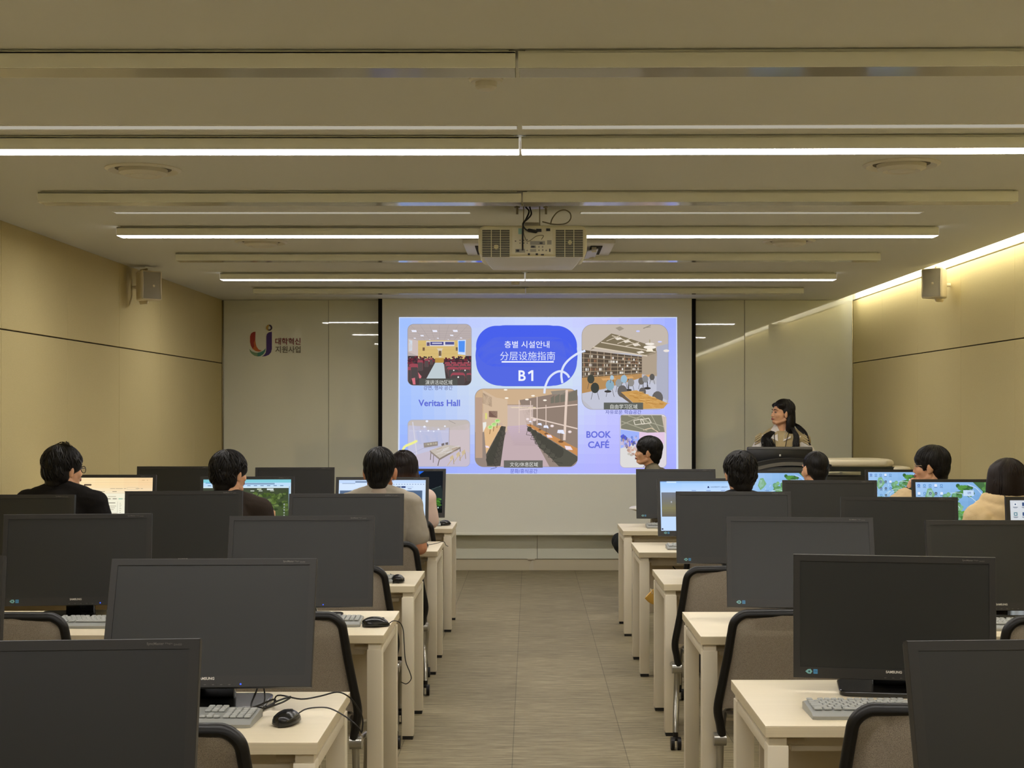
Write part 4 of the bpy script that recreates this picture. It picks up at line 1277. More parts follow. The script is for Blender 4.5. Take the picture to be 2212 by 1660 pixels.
def lit_cream(c):                 # second row, left wall seat: pale warm page
    c.Rc(0, 0, 1600, 950, (250, 244, 214)).up()
    c.grad(0, 0, 1600, 300, [[(255, 236, 190), (255, 228, 176), (250, 214, 164)], [(255, 226, 176), (252, 222, 170), (248, 212, 164)], [(250, 240, 208), (250, 236, 204), (246, 230, 198)]], 6, 6)
    c.grad(0, 300, 1600, 950, [[(248, 240, 208), (246, 240, 212), (244, 236, 210)], [(240, 240, 222), (242, 242, 226), (244, 242, 226)]], 6, 6).up()
    c.Rc(0, 40, 1600, 46, (236, 196, 140)).Rc(0, 84, 1600, 88, (226, 196, 150)).RR(330, 120, 470, 150, 14, (90, 74, 60))
    ln = lambda x, y, w, col=(170, 158, 136), h=9: c.Rc(x, y, x + w, y + h, col)
    ln(360, 205, 120); ln(820, 200, 90); ln(920, 200, 130); ln(1070, 200, 40); ln(1290, 200, 70); ln(1380, 200, 40)
    c.L([(1130, 185), (1330, 185), (1330, 225), (1130, 225), (1130, 185)], 4, (190, 180, 160))
    for k in range(5):
        ln(420 + 220 * k, 256, 80, (120, 110, 92))
    c.Rc(0, 290, 1600, 294, (206, 200, 180)).Rc(300, 360, 400, 366, (190, 184, 166)).Rc(760, 400, 1300, 404, (206, 200, 180)).Rc(960, 450, 966, 950, (190, 186, 170)).Rc(700, 450, 704, 950, (190, 186, 170))
    for k, col in enumerate([(120, 112, 100), (110, 104, 92), (130, 190, 160), (80, 74, 66)]):
        ln(760 + 110 * k, 392, 74, col, 16)
    ln(780, 352, 150); ln(760, 470, 160, (110, 104, 92), 12)
    for k in range(12):
        ln(730 + 14 * (k % 3), 530 + 34 * k, 210 - 36 * (k % 4)); ln(1000, 480 + 34 * k, 24 + 10 * (k % 2), (170, 164, 146), 8)
    c.Rc(1400, 40, 1450, 50, (150, 110, 70)).Rc(1490, 40, 1510, 50, (150, 110, 70))
def lit_landscape(c):             # front row, left aisle: dark landscape wallpaper
    c.Rc(0, 0, 1600, 950, (24, 28, 34)).up()
    c.P([(0, 0), (1180, 0), (960, 170), (0, 200)], (36, 104, 226)).P([(500, 0), (900, 0), (700, 120), (400, 100)], (60, 130, 240)).up()
    c.P([(900, 620), (1180, 470), (1300, 430), (1480, 360), (1560, 330), (1600, 470), (1600, 720), (900, 720)], (40, 50, 50))
    c.L([(1180, 480), (1300, 440), (1480, 366), (1560, 340)], 8, (110, 130, 130)).up()
    r = random.Random(5)
    for k in range(120):
        c.E(700 + 860 * r.random(), 600 + 260 * r.random(), 20 + 50 * r.random(), 6 + 12 * r.random(), r.choice([(50, 96, 30), (74, 130, 44), (34, 66, 26), (90, 150, 60)]), 8)
    c.up().Rc(0, 860, 1600, 950, (16, 20, 18)).E(1510, 830, 14, 18, (190, 210, 210), 8)
def lit_home_page(c):             # second row, right aisle: pale blue home page
    c.Rc(0, 0, 1600, 950, (196, 222, 255)).up()
    c.grad(0, 0, 1600, 200, [[(160, 204, 255), (176, 214, 255)], [(190, 218, 255), (196, 222, 255)]], 4, 6).up()
    c.Rc(0, 0, 120, 12, (110, 140, 190)).Rc(300, 22, 1600, 30, (130, 160, 210)).Rc(120, 8, 300, 30, (214, 234, 255)).Rc(20, 215, 1580, 680, (112, 116, 126)).up()
    c.grad(24, 218, 1576, 676, [[(120, 126, 140), (112, 116, 128), (96, 100, 110)], [(124, 124, 120), (118, 116, 104), (110, 106, 96)], [(132, 128, 96), (136, 126, 84), (120, 110, 80)], [(110, 104, 92), (104, 98, 90), (96, 90, 84)]], 8, 10).up()
    c.P([(868, 130), (890, 95), (914, 130)], (30, 50, 110)).Rc(878, 95, 902, 108, (30, 50, 110)).T('UNIVERSITY LIBRARY', 930, 100, 1250, 122, (60, 80, 130), .005)
    for k in range(6):
        c.Rc(580 + 270 * k, 176, 660 + 270 * k, 186, (100, 130, 190))
    c.Rc(360, 640, 430, 676, (82, 80, 210)).Rc(300, 640, 330, 650, (90, 90, 90)).E(200, 400, 14, 20, (170, 174, 180), 8)
    c.up().Rc(380, 655, 430, 668, (206, 210, 255)).L([(330, 760), (380, 760), (380, 830), (330, 830), (330, 760)], 4, (130, 150, 190)).Rc(10, 900, 40, 930, (70, 70, 90))
def lit_map(icons):
    def draw(c):
        r = random.Random(21)
        c.Rc(0, 0, 1600, 950, (142, 186, 232)).up()
        c.grad(0, 0, 1600, 950, [[(168, 202, 244), (150, 192, 240), (136, 182, 232), (128, 176, 222)], [(156, 196, 236), (140, 186, 228), (120, 166, 214), (110, 154, 200)], [(150, 192, 236), (130, 178, 216), (112, 156, 206), (96, 140, 190)]], 10, 8).up()
        flat = c.place
        c.place = lambda x, y, l: flat((x - 300) * 0.85, y, l)
        c.P([(560, 120), (640, 110), (720, 240), (640, 330), (560, 380), (500, 280)], (126, 176, 130)).P([(560, 150), (660, 150), (650, 280), (560, 330), (530, 260)], (168, 206, 200)).up()
        for k in range(70):
            c.E(930 + 330 * r.random(), 230 + 500 * r.random(), 26 + 50 * r.random(), 20 + 40 * r.random(), r.choice([(122, 174, 118), (100, 150, 92), (142, 190, 140), (92, 140, 88), (124, 180, 150)]), 10)
        for k in range(30):
            c.E(1200 + 330 * r.random(), 60 + 200 * r.random(), 26 + 40 * r.random(), 20 + 30 * r.random(), r.choice([(70, 124, 60), (90, 150, 70), (60, 104, 60)]), 9)
            c.E(1180 + 200 * r.random(), 560 + 330 * r.random(), 20 + 40 * r.random(), 20 + 30 * r.random(), r.choice([(76, 140, 50), (96, 164, 64), (70, 120, 60)]), 9)
        c.up()
        for cx, cy, rr, a0, a1 in ((1010, 560, 250, 20, 170), (1010, 560, 190, 30, 160), (1150, 620, 560, 20, 100), (1010, 620, 330, 100, 190)):
            c.L([(cx + rr * math.cos(R(a0 + (a1 - a0) * k / 14)), cy - rr * 0.75 * math.sin(R(a0 + (a1 - a0) * k / 14))) for k in range(15)], 10, (204, 228, 236))
        c.L([(880, 520), (980, 640), (1080, 560), (1180, 700)], 8, (196, 224, 214)).L([(1180, 640), (1220, 800), (1330, 840), (1400, 780)], 9, (220, 236, 250)).L([(700, 330), (680, 420)], 6, (224, 238, 250)).L([(820, 260), (800, 310)], 6, (224, 238, 250))
        c.P([(1330, 150), (1560, 150), (1560, 260), (1330, 260)], (196, 220, 246)).P([(1100, 800), (1180, 720), (1280, 800), (1280, 950), (1100, 950)], (134, 190, 170)).up()
        c.T('미래', 1020, 660, 1160, 760, (34, 46, 84), .02)
        c.T('대학', 1420, 180, 1500, 230, (60, 90, 160), .01).up()
        c.place = flat
        c.P([(1060, 0), (1600, 0), (1600, 420), (1380, 330), (1230, 170)], (74, 112, 70)).P([(1110, 330), (1230, 430), (1320, 640), (1180, 560)], (78, 130, 60)).up()
        for k in range(40):
            c.E(1240 + 340 * r.random(), 20 + 260 * r.random(), 20 + 34 * r.random(), 16 + 26 * r.random(), r.choice([(58, 98, 52), (84, 136, 64), (66, 112, 56), (100, 150, 84)]), 9)
        for k in range(24):
            c.E(120 + 160 * r.random(), 560 + 340 * r.random(), 20 + 40 * r.random(), 18 + 30 * r.random(), r.choice([(120, 176, 140), (140, 194, 160), (110, 168, 120)]), 9)
        c.up().L([(960, 40), (1120, 110), (1240, 250), (1310, 420)], 22, (176, 204, 236)).L([(1290, 620), (1350, 740), (1440, 760), (1500, 660)], 10, (214, 230, 246)).up()
        if icons:
            for j in range(5):
                for i in range(5 - (j > 2)):
                    x, y = 60 + 104 * i, 60 + 150 * j
                    col = r.choice([(60, 110, 190), (44, 70, 110), (240, 244, 255), (90, 150, 210), (30, 50, 60)])
                    c.Rc(x - 22, y - 22, x + 22, y + 22, col).Rc(x - 28, y + 36, x + 28, y + 44, (70, 90, 130)).up().E(x, y, 10, 10, (206, 220, 244), 8)
    return draw
def lit_icons(c):                 # third row, right wall seat: pale desktop full of icons
    r = random.Random(4)
    c.Rc(0, 0, 1600, 950, (204, 212, 222)).up().grad(0, 0, 1600, 950, [[(214, 218, 224), (200, 208, 220)], [(206, 214, 208), (190, 206, 200)]], 6, 6).up()
    for j in range(6):
        for i in range(8):
            x, y = 80 + 130 * i, 60 + 150 * j
            c.RR(x - 28, y - 28, x + 28, y + 28, 8, r.choice([(70, 90, 130), (224, 228, 232), (120, 150, 160), (180, 150, 70), (120, 80, 90), (60, 120, 130)]))
            c.Rc(x - 36, y + 40, x + 36, y + 48, (90, 100, 120)).Rc(x - 24, y + 54, x + 24, y + 60, (110, 120, 140)).up().E(x, y, 12, 12, r.choice([(240, 240, 240), (60, 80, 120)]), 8)
LIT = {'LDa': lit_browser_blue, 'LDb': lit_forest, 'LDc': lit_cream, 'LEa': lit_landscape, 'RDa': lit_home_page, 'RDc': lit_map(True), 'REb': lit_map(False), 'REc': lit_map(True), 'RCc': lit_icons}
SHOWN = {'LDa': 'showing a blue web page', 'LDb': 'showing a web page with a photo of trees', 'LDc': 'showing a warm cream coloured page', 'LEa': 'showing a dark landscape wallpaper', 'RDa': 'showing a pale blue home page', 'RDc': 'showing a campus map with desktop icons', 'REb': 'showing a campus map behind two heads', 'REc': 'showing a campus map beside the man in glasses', 'RCc': 'showing a pale desktop full of icons'}
SEATN = {'a': 'aisle seat', 'b': 'middle seat', 'c': 'wall seat'}
# seat: x, y, height of the panel centre, turn, backward tilt
MON = {
 'L0a': (-0.865, 2.395, 0.964, 4.3, 15.5), 'LAa': (-0.879, 3.814, 0.960, 1.8, 20.5), 'LAb': (-1.754, 3.854, 0.958, 0.0, 6.5),
 'LBa': (-0.896, 5.417, 0.954, 1.3, 15.0), 'LBb': (-1.783, 5.463, 0.955, 6.5, 7.8), 'LCa': (-0.911, 6.863, 0.954, 1.5, 12.5),
 'LCb': (-1.700, 6.810, 0.968, 4.6, 5.1), 'LCc': (-2.548, 6.882, 0.946, -0.3, 6.7), 'LDa': (-0.905, 8.479, 0.959, 0.2, 12.1),
 'LDb': (-1.725, 8.459, 0.961, 2.5, 6.0), 'LDc': (-2.580, 8.502, 0.970, 0.1, 6.6), 'LEa': (-0.899, 10.067, 0.946, -2.0, 15.0),
 'LEb': (-1.698, 10.012, 0.954, 2.0, 6.4), 'LEc': (-2.562, 10.037, 0.960, 0.1, 6.7),
 'R0a': (0.955, 2.433, 0.960, 3.8, 15.7), 'RAa': (1.050, 4.010, 0.941, -9.6, 2.0), 'RBa': (1.049, 5.383, 0.954, -5.3, 18.5),
 'RBb': (1.865, 5.516, 0.927, -0.9, 9.8), 'RCa': (1.009, 6.865, 0.964, -2.2, 12.4), 'RCb': (1.821, 6.838, 0.937, -4.3, 5.7),
 'RCc': (2.653, 6.892, 0.935, 0.4, 6.8), 'RDa': (1.063, 8.480, 0.953, -0.1, 15.0), 'RDb': (1.823, 8.435, 0.940, -3.3, 6.6),
 'RDc': (2.622, 8.472, 0.944, 0.0, 7.1), 'REa': (1.045, 9.935, 0.948, -1.9, 13.8), 'REb': (1.840, 9.932, 0.935, 0.1, 7.1), 'REc': (2.690, 9.938, 0.941, 0.0, 7.1)}
mproto = make_monitor()
first = True
for k, (x, y, z, yaw, tl) in MON.items():
    o = mproto if first else copy_tree(mproto)
    if first:
        pristine = True
    first = False
    o.location = (x, y, DZ)
    o.rotation_euler = (0, 0, R(yaw))
    for ch in kids(o):
        n = ch.name.split('.')[0]
        if n in ('housing', 'screen'):
            ch.location = (0, 0, z - DZ)
            ch.rotation_euler = (R(-tl), 0, 0)
        elif n == 'stand_neck':
            ch.location = (0, math.sin(R(tl)) * 0.02, 0)
    row = ROWN[k[1]]
    lit = k in LIT
    tag(o, ('lit monitor %s, %s %s, %s' % (SHOWN[k], SIDE[k[0]], ROWS[k[1]], SEATN[k[2]])) if lit else ('switched off black monitor, %s, %s block, %s' % (SEATN[k[2]], SIDE[k[0]], row)), 'monitor', 'computer monitors on the desks')
    if lit:
        for ch in list(kids(o)):
            if ch.name.split('.')[0] == 'screen':
                c = Canvas(scr_place)
                LIT[k](c)
                p = c.build('screen', M_PIC, None)
                ch.data = p.data
                bpy.data.objects.remove(p)

# ---------------------------------------------------------------- chairs
M_CHFR = mat('chair_frame_black', (17, 16, 15), rough=0.4, spec=0.35)
M_STEEL = mat('chair_tube_silver', (176, 174, 166), rough=0.28, metal=0.9)
M_SEAT = mat('chair_seat_grey', (118, 108, 98), rough=0.9, bump=(700, 0.5), spec=0.15)
def mesh_material():
    m = mat('chair_mesh_weave', (138, 126, 112), rough=0.85, spec=0.15, bump=(900, 0.8))
    nt = m.node_tree
    b = nt.nodes['Principled BSDF']
    tc = nt.nodes.new('ShaderNodeTexCoord')
    n = nt.nodes.new('ShaderNodeTexVoronoi')
    n.inputs['Scale'].default_value = 620.0
    nt.links.new(tc.outputs['Object'], n.inputs['Vector'])
    cr = nt.nodes.new('ShaderNodeValToRGB')
    cr.color_ramp.elements[0].position = 0.18
    cr.color_ramp.elements[0].color = lin((108, 100, 90))
    cr.color_ramp.elements[1].position = 0.5
    cr.color_ramp.elements[1].color = lin((182, 170, 153))
    nt.links.new(n.outputs['Distance'], cr.inputs[0])
    nt.links.new(cr.outputs[0], b.inputs['Base Color'])
    b.inputs['Alpha'].default_value = 0.80
    return m
M_MESH = mesh_material()
def make_chair():
    t = empty('mesh_chair')
    side = [(-0.283, -0.200, 0.37), (-0.290, -0.206, 0.41), (-0.300, -0.216, 0.47), (-0.286, -0.230, 0.56), (-0.268, -0.240, 0.66), (-0.256, -0.247, 0.74), (-0.246, -0.252, 0.785), (-0.215, -0.256, 0.812), (-0.17, -0.258, 0.816)]
    path = catmull(side + [(0, -0.262, 0.818)] + [(-x, y, z) for x, y, z in reversed(side)], 5)
    m = MB()
    m.sweep(path, [(0.016 * math.cos(2 * PI * k / 12), 0.019 * math.sin(2 * PI * k / 12)) for k in range(12)], up=(0, 1, 0))
    m.build('back_frame', M_CHFR, t)
    m = MB()
    prof = [(0.470, 0.288), (0.56, 0.276), (0.66, 0.258), (0.74, 0.246), (0.79, 0.232), (0.812, 0.20)]
    NX = 12
    vs, fs = [], []
    for th in (0, 0.005):
        for z, w in prof:
            for i in range(NX + 1):
                u = i / NX * 2 - 1
                vs.append((u * w, -0.214 - (z - 0.47) * 0.125 - 0.026 * (1 - u * u) + th, z))
    n1 = (NX + 1) * len(prof)
    for o in (0, n1):
        for j in range(len(prof) - 1):
            for i in range(NX):
                a = o + j * (NX + 1) + i
                q = (a, a + 1, a + NX + 2, a + NX + 1)
                fs.append(q if o == 0 else q[::-1])
    m.add(vs, fs)
    bm_ = m.build('back_mesh', M_MESH, t, smooth=60, fix=False)
    m = MB()
    m.sweep(catmull([(-0.17, -0.243, 0.775), (0, -0.262, 0.772), (0.17, -0.243, 0.775)], 6), [(-0.004, -0.018), (0.004, -0.018), (0.004, 0.018), (-0.004, 0.018)], up=(0, 0, 1))
    m.build('lumbar_band', mat('chair_band_grey', (128, 118, 104), rough=0.8), bm_)
    m = MB(); m.prism(rrect(-0.225, -0.17, 0.225, 0.26, 0.06, 5), 0.435, 0.485, 'z')
    st = m.build('seat', M_SEAT, t)
    bv = st.modifiers.new('soft_edges', 'BEVEL'); bv.width = 0.018; bv.segments = 3; bv.limit_method = 'ANGLE'
    m = MB(); m.box((0, 0.04, 0.427), (0.42, 0.36, 0.016), bevel=0.006); m.build('seat_pan', M_CHFR, st)
    m = MB()
    m.cyl((-0.27, -0.02, 0.405), (0.27, -0.02, 0.405), 0.013, 12)
    for s in (-1, 1):
        m.tube(catmull([(s * 0.285, -0.19, 0.36), (s * 0.27, -0.12, 0.39), (s * 0.25, -0.02, 0.405), (s * 0.21, 0.05, 0.415)], 5), 0.013, 10)
    m.build('under_frame', M_STEEL, t)
    for s in (-1, 1):
        m = MB(); m.cyl((s * 0.268, -0.195, 0.355), (s * 0.312, -0.195, 0.355), 0.024, 18); m.build('pivot', M_STEEL, t)
        for yy, mid in ((-0.27, (-0.19, 0.24)), (0.24, (0.05, 0.32))):
            xx = 0.303 if yy < 0 else 0.268
            m = MB()
            m.tube(catmull([(s * 0.287, -0.19, 0.35), (s * 0.290, mid[0], mid[1]), (s * (xx - 0.003), yy + (0.02 if yy < 0 else -0.02), 0.13), (s * xx, yy, 0.075)], 6), 0.0135, 12)
            lgq = m.build('leg', M_STEEL, t)
            m = MB()
            m.cyl((s * xx, yy, 0.078), (s * xx, yy, 0.052), 0.012, 12)
            m.box((s * xx, yy - 0.008, 0.050), (0.018, 0.036, 0.018), bevel=0.004)
            for q in (-1, 1):
                m.cyl((s * xx + q * 0.007, yy - 0.012, 0.029), (s * xx + q * 0.023, yy - 0.012, 0.029), 0.029, 20)
            m.build('caster', M_CHFR, lgq)
    return t
# seat key: x, y of the chair's middle (its back stands 0.26 behind), turn, label
CH = [
 (-0.915, 3.40, 2, 'empty black framed mesh chair at the left fifth row desk, aisle seat'),
 (-0.905, 5.17, -2, 'empty black framed mesh chair at the left fourth row desk, aisle seat'),
 (-1.905, 5.13, 3, 'empty black framed mesh chair at the left fourth row desk, middle seat'),
 (-0.912, 6.62, -1, 'empty black framed mesh chair at the left third row desk, aisle seat'),
 (-0.87, 7.80, 0, 'mesh chair under the man in the grey polo shirt'),
 (-1.72, 7.66, 4, 'mesh chair under the man in the dark brown jacket'),
 (-2.60, 7.70, -2, 'mesh chair under the man in the black jacket by the left wall'),
 (-0.895, 9.33, 0, 'mesh chair under the long haired woman in the front row'),
 (1.065, 3.60, -7, 'empty black framed mesh chair at the right fifth row desk, aisle seat'),
 (0.975, 5.21, 0, 'empty black framed mesh chair at the right fourth row desk, aisle seat'),
 (1.88, 5.07, 4, 'empty black framed mesh chair at the right fourth row desk, middle seat'),
 (0.965, 6.59, 0, 'empty black framed mesh chair at the right third row desk, aisle seat'),
 (1.10, 7.68, 0, 'mesh chair under the man in the right second row'),
 (2.64, 7.66, 0, 'mesh chair under the woman in the cream hoodie'),
 (1.93, 9.25, 0, 'mesh chair under the short haired man in the right front row'),
 (2.67, 9.18, 8, 'mesh chair under the man in glasses by the right wall'),
 (1.04, 10.90, 90, 'mesh chair turned sideways beyond the right front row desk'),
]
cproto = make_chair()
for i, (x, y, a, lab) in enumerate(CH):
    o = cproto if i == 0 else copy_tree(cproto)
    o.location = (x, y, 0)
    o.rotation_euler = (0, 0, R(a))
    tag(o, lab, 'chair', 'mesh back chairs on casters')

# ---------------------------------------------------------------- keyboards
M_KEYB = mat('keyboard_body', (150, 152, 148), rough=0.45)
M_KEYS = mat('keyboard_keys', (172, 174, 170), rough=0.5)
def make_keyboard():
    t = empty('keyboard')
    W, D = 0.45, 0.155
    m = MB()
    m.sweep([(-W / 2 + 0.0, 0, 0), (-W / 2 + 0.012, 0, 0), (W / 2 - 0.012, 0, 0), (W / 2, 0, 0)],
            [(D / 2 - 0.003, 0.0), (D / 2, 0.010), (D / 2 - 0.02, 0.017), (-D / 2 + 0.02, 0.026), (-D / 2, 0.020), (-D / 2 + 0.003, 0.0)], [0.93, 1, 1, 0.93])
    bdy = m.build('body', M_KEYB, t)
    m = MB()
    def keyrow(y, xs):
        for x, w in xs:
            z = 0.0205 + (y + D / 2) * 0.058
            m.box((x, y, z), (w - 0.003, 0.0150, 0.006), bevel=0.0016, seg=1)
    u = 0.0186
    x0 = -0.208
    rows = [(0.056, [(x0 + u * (0 if k == 0 else k + 0.6 + 0.4 * ((k - 1) // 4)), u) for k in range(13)]),
            (0.036, [(x0 + u * k, u) for k in range(13)] + [(x0 + u * 13.5, u * 2)]),
            (0.018, [(x0 + u * 0.25, u * 1.5)] + [(x0 + u * (1.5 + k), u) for k in range(12)] + [(x0 + u * 13.75, u * 1.5)]),
            (0.000, [(x0 + u * 0.4, u * 1.75)] + [(x0 + u * (1.8 + k), u) for k in range(11)] + [(x0 + u * 13.4, u * 2.2)]),
            (-0.018, [(x0 + u * 0.65, u * 2.25)] + [(x0 + u * (2.3 + k), u) for k in range(10)] + [(x0 + u * 13.1, u * 2.75)]),
            (-0.037, [(x0 + u * 0.2, u * 1.3), (x0 + u * 1.6, u * 1.3), (x0 + u * 3.0, u * 1.3), (x0 + u * 6.9, u * 6.3), (x0 + u * 10.8, u * 1.2), (x0 + u * 12.1, u * 1.2), (x0 + u * 13.6, u * 1.6)])]
    for y, xs in rows:
        keyrow(y, xs)
        nav = [(0.092 + u * k, u) for k in range(3)]
        if y in (0.056, 0.036, 0.018):
            keyrow(y, nav)
        elif y == -0.018:
            keyrow(y, [nav[1]])
        elif y == -0.037:
            keyrow(y, nav)
        if y < 0.05:
            keyrow(y, [(0.154 + u * k, u) for k in range(4)])
    m.build('keys', M_KEYS, bdy, smooth=None)
    m = MB(); m.text('logitech', 0.026, 0.006, Matrix.Translation((0.186, 0.066, 0.0262)) @ Matrix.Rotation(0.058, 4, 'X'), 0.0004); m.build('brand_lettering', mat('lettering_white', (232, 230, 222)), bdy, smooth=None, fix=False)
    return t
KB = [(-0.945, 3.665, -2, 'grey keyboard on the left fifth row desk, aisle seat'), (-0.872, 5.335, 0, 'grey keyboard on the left fourth row desk, aisle seat'),
      (-1.585, 5.30, 0, 'pale keyboard on the left fourth row desk, middle seat'), (-0.878, 6.66, 0, 'grey keyboard on the left third row desk, aisle seat'),
      (-0.86, 9.92, 0, 'keyboard on the left front row desk before the long haired woman'), (0.975, 3.755, 0, 'pale grey keyboard on the right fifth row desk, aisle seat'), (1.035, 8.24, 0, 'keyboard on the right second row desk, aisle seat'), (1.04, 9.74, 0, 'keyboard on the right front row desk, aisle seat'),
      (-0.92, 8.27, 0, 'keyboard before the man in the grey polo shirt'), (2.62, 8.24, 0, 'keyboard before the woman in the cream hoodie'), (1.84, 5.24, 0, 'keyboard on the right fourth row desk, middle seat')]
kproto = make_keyboard()
for i, (x, y, a, lab) in enumerate(KB):
    o = kproto if i == 0 else copy_tree(kproto)
    o.location = (x, y, DZ)
    o.rotation_euler = (0, 0, R(a))
    tag(o, lab, 'keyboard', 'computer keyboards on the desks')

# ---------------------------------------------------------------- mice
M_MOUSE = mat('mouse_black', (15, 15, 15), rough=0.25, spec=0.5)
M_MSIDE = mat('mouse_side', (34, 33, 32), rough=0.5)
M_CORD = mat('cord_black', (22, 20, 18), rough=0.5)
def mouse(x, y, yaw, label, cord=None):
    t = empty('computer_mouse', (x, y, DZ), R(yaw))
    tag(t, label, 'mouse', 'computer mice on the desks')
    m = MB()
    vs, fs = [], []
    NJ, NI = 14, 20
    for j in range(NJ + 1):
        v = j / NJ * 2 - 1
        w = 0.032 * (1 - abs(v) ** 2.6) ** 0.5 * (1.0 - 0.08 * v) if abs(v) < 1 else 0.0015
        hgt = 0.039 * max(0.0, 1 - abs(v + 0.12) ** 2.2 / 1.26) ** 0.55
        hgt = max(hgt, 0.006)
        for i in range(NI):
            a = 2 * PI * i / NI
            cx, sz = math.cos(a), math.sin(a)
            vs.append((w * cx, v * 0.053, max(0.0015, 0.008 + (hgt - 0.008) * sz if sz > 0 else 0.008 + 0.0065 * sz)))
    for j in range(NJ):
        for i in range(NI):
            a, b_ = j * NI + i, j * NI + (i + 1) % NI
            fs.append((a, b_, b_ + NI, a + NI))
    fs += [tuple(range(NI - 1, -1, -1)), tuple(NJ * NI + i for i in range(NI))]
    m.add(vs, fs)
    body = m.build('body', M_MOUSE, t, smooth=60)
    m = MB()
    for q in (-1, 1):
        m.sweep(catmull([(q * 0.015, 0.044, 0.013), (q * 0.0265, 0.02, 0.017), (q * 0.0295, -0.015, 0.018), (q * 0.018, -0.044, 0.015)], 5), [(-0.0012, -0.004), (0.0012, -0.004), (0.0012, 0.004), (-0.0012, 0.004)])
    m.build('side_grip', M_MSIDE, body)
    m = MB(); m.cyl((-0.003, 0.026, 0.0275), (0.003, 0.026, 0.0275), 0.007, 16); m.build('wheel', M_MSIDE, body)
    m = MB(); m.text('logitech', 0.018, 0.0045, Matrix.Translation((0, -0.004, 0.0394)), 0.0); m.build('brand_lettering', M_INK2, body, smooth=None, fix=False)
    if cord:
        Mi = (Matrix.Translation((x, y, DZ)) @ Matrix.Rotation(R(yaw), 4, 'Z')).inverted()
        m = MB()
        m.tube(catmull([(0, 0.05, 0.010)] + [tuple(Mi @ Vector(p)) for p in cord], 7), 0.0019, 6)
        m.build('cord', M_CORD, t)
    return t
def zo(px, py, Y):
    return tuple(at(px, py, Y))
mouse(-0.636, 3.635, -14, 'black mouse with a looping cord on the left fifth row desk',
      [zo(660, 1533, 3.70), zo(690, 1529, 3.71), zo(715, 1532, 3.71), zo(745, 1548, 3.69), zo(770, 1568, 3.69), zo(781, 1584, 3.70)])
mouse(-0.585, 5.275, -74, 'black mouse seen side on with its cord hanging off the left fourth row desk',
      [zo(850, 1342, 5.28), zo(864, 1346, 5.29), zo(871, 1362, 5.30), zo(873, 1390, 5.30), zo(876, 1428, 5.30), zo(886, 1455, 5.30), zo(888, 1468, 5.31), zo(878, 1478, 5.33), zo(866, 1474, 5.36)])
mouse(-0.632, 6.64, 8, 'black mouse on the left third row desk', [(-0.64, 6.75, DZ + .004), (-0.66, 6.86, DZ + .003), (-0.70, 6.95, DZ + .003)])
mouse(-0.640, 8.30, -12, 'black mouse by the elbow of the man in the grey polo shirt', [zo(940, 1175, 8.36), zo(958, 1171, 8.45), zo(963, 1178, 8.47), zo(968, 1181, 8.49)])
mouse(-0.608, 9.94, -38, 'black mouse on the left front row desk', [(-0.60, 10.03, DZ + .006), (-0.68, 10.12, DZ + .004)])

# ---------------------------------------------------------------- cables
def cable(pts, r, label, n=6):
    m = MB(); m.tube(catmull(pts, n), r, 8)
    return tag(m.build('cable', M_CORD), label, 'cable')
zd = DZ + 0.004
cable([(-0.76, 3.93, 0.80), (-0.745, 3.90, 0.745), (-0.735, 3.86, zd), (-0.71, 3.84, zd), zo(600, 1503, 3.84), zo(650, 1511, 3.83), zo(690, 1505, 3.86), zo(728, 1496, 3.90), zo(752, 1505, 3.92), zo(770, 1525, 3.95), zo(783, 1552, 3.96), zo(782, 1582, 3.96)], 0.0022, 'thin black cable running over the end of the left fifth row desk')
cable([(-0.745, 3.86, 0.80), (-0.75, 3.80, 0.77), (-0.755, 3.77, 0.735), zo(590, 1512, 3.74), zo(592, 1520, 3.72), zo(574, 1530, 3.71), zo(600, 1515, 3.76), zo(628, 1506, 3.80), zo(612, 1517, 3.77), zo(572, 1532, 3.69)], 0.0026, 'folded black cable beside the grey keyboard on the left fifth row desk')
cable([(1.285, 4.02, 0.62), (1.28, 4.0, 0.5), (1.30, 4.0, 0.36), (1.28, 4.02, 0.22), (1.25, 4.03, 0.03)], 0.006, 'black cable hanging under the right fifth row desk')
cable([(1.235, 4.02, 0.62), (1.225, 4.0, 0.52), (1.225, 4.0, 0.40), (1.25, 4.0, 0.28), (1.26, 4.02, 0.10)], 0.004, 'thinner black cable hanging beside it under the right fifth row desk')
cable([(1.16, 8.56, 0.60), (1.12, 8.52, 0.52), (1.0, 8.50, 0.50), (0.90, 8.50, 0.56), (0.86, 8.53, 0.61)], 0.004, 'black cable sagging under the right second row desk')

# ---------------------------------------------------------------- brush on a chair, side table
t = empty('bristle_brush', (0.712, 7.62, 0.486), R(4))
tag(t, 'yellow curved brush with pale bristles between two desk legs on the right', 'brush')
m = MB(); m.sweep(catmull([(-0.06, 0, 0.045), (-0.03, 0, 0.020), (0.03, 0, 0.012), (0.12, 0, 0.006), (0.26, 0, 0.006)], 6), [(0.035 * math.cos(2 * PI * k / 12), 0.011 * math.sin(2 * PI * k / 12)) for k in range(12)], up=(0, 1, 0))
m.v = [Vector((p.x, p.y * 1.0, p.z + 0.006)) for p in m.v]
m.build('wooden_back', mat('brush_yellow', (206, 160, 66), rough=0.5), t)
m = MB()
for i in range(9):
    for j in (-1, 0, 1):
        x = -0.045 + 0.02 * i
        z = 0.045 * max(0, (0.03 - x) / 0.09) ** 1.3 + 0.016
        m.cyl((x, j * 0.016, z), (x - 0.004, j * 0.018, z + 0.026), 0.0022, 6)
m.build('bristles', mat('bristle_pale', (226, 216, 180), rough=0.6), t)
t = empty('side_table', (1.02, 11.50, 0))
tag(t, 'small round white side table beyond the right front row desk', 'side table')
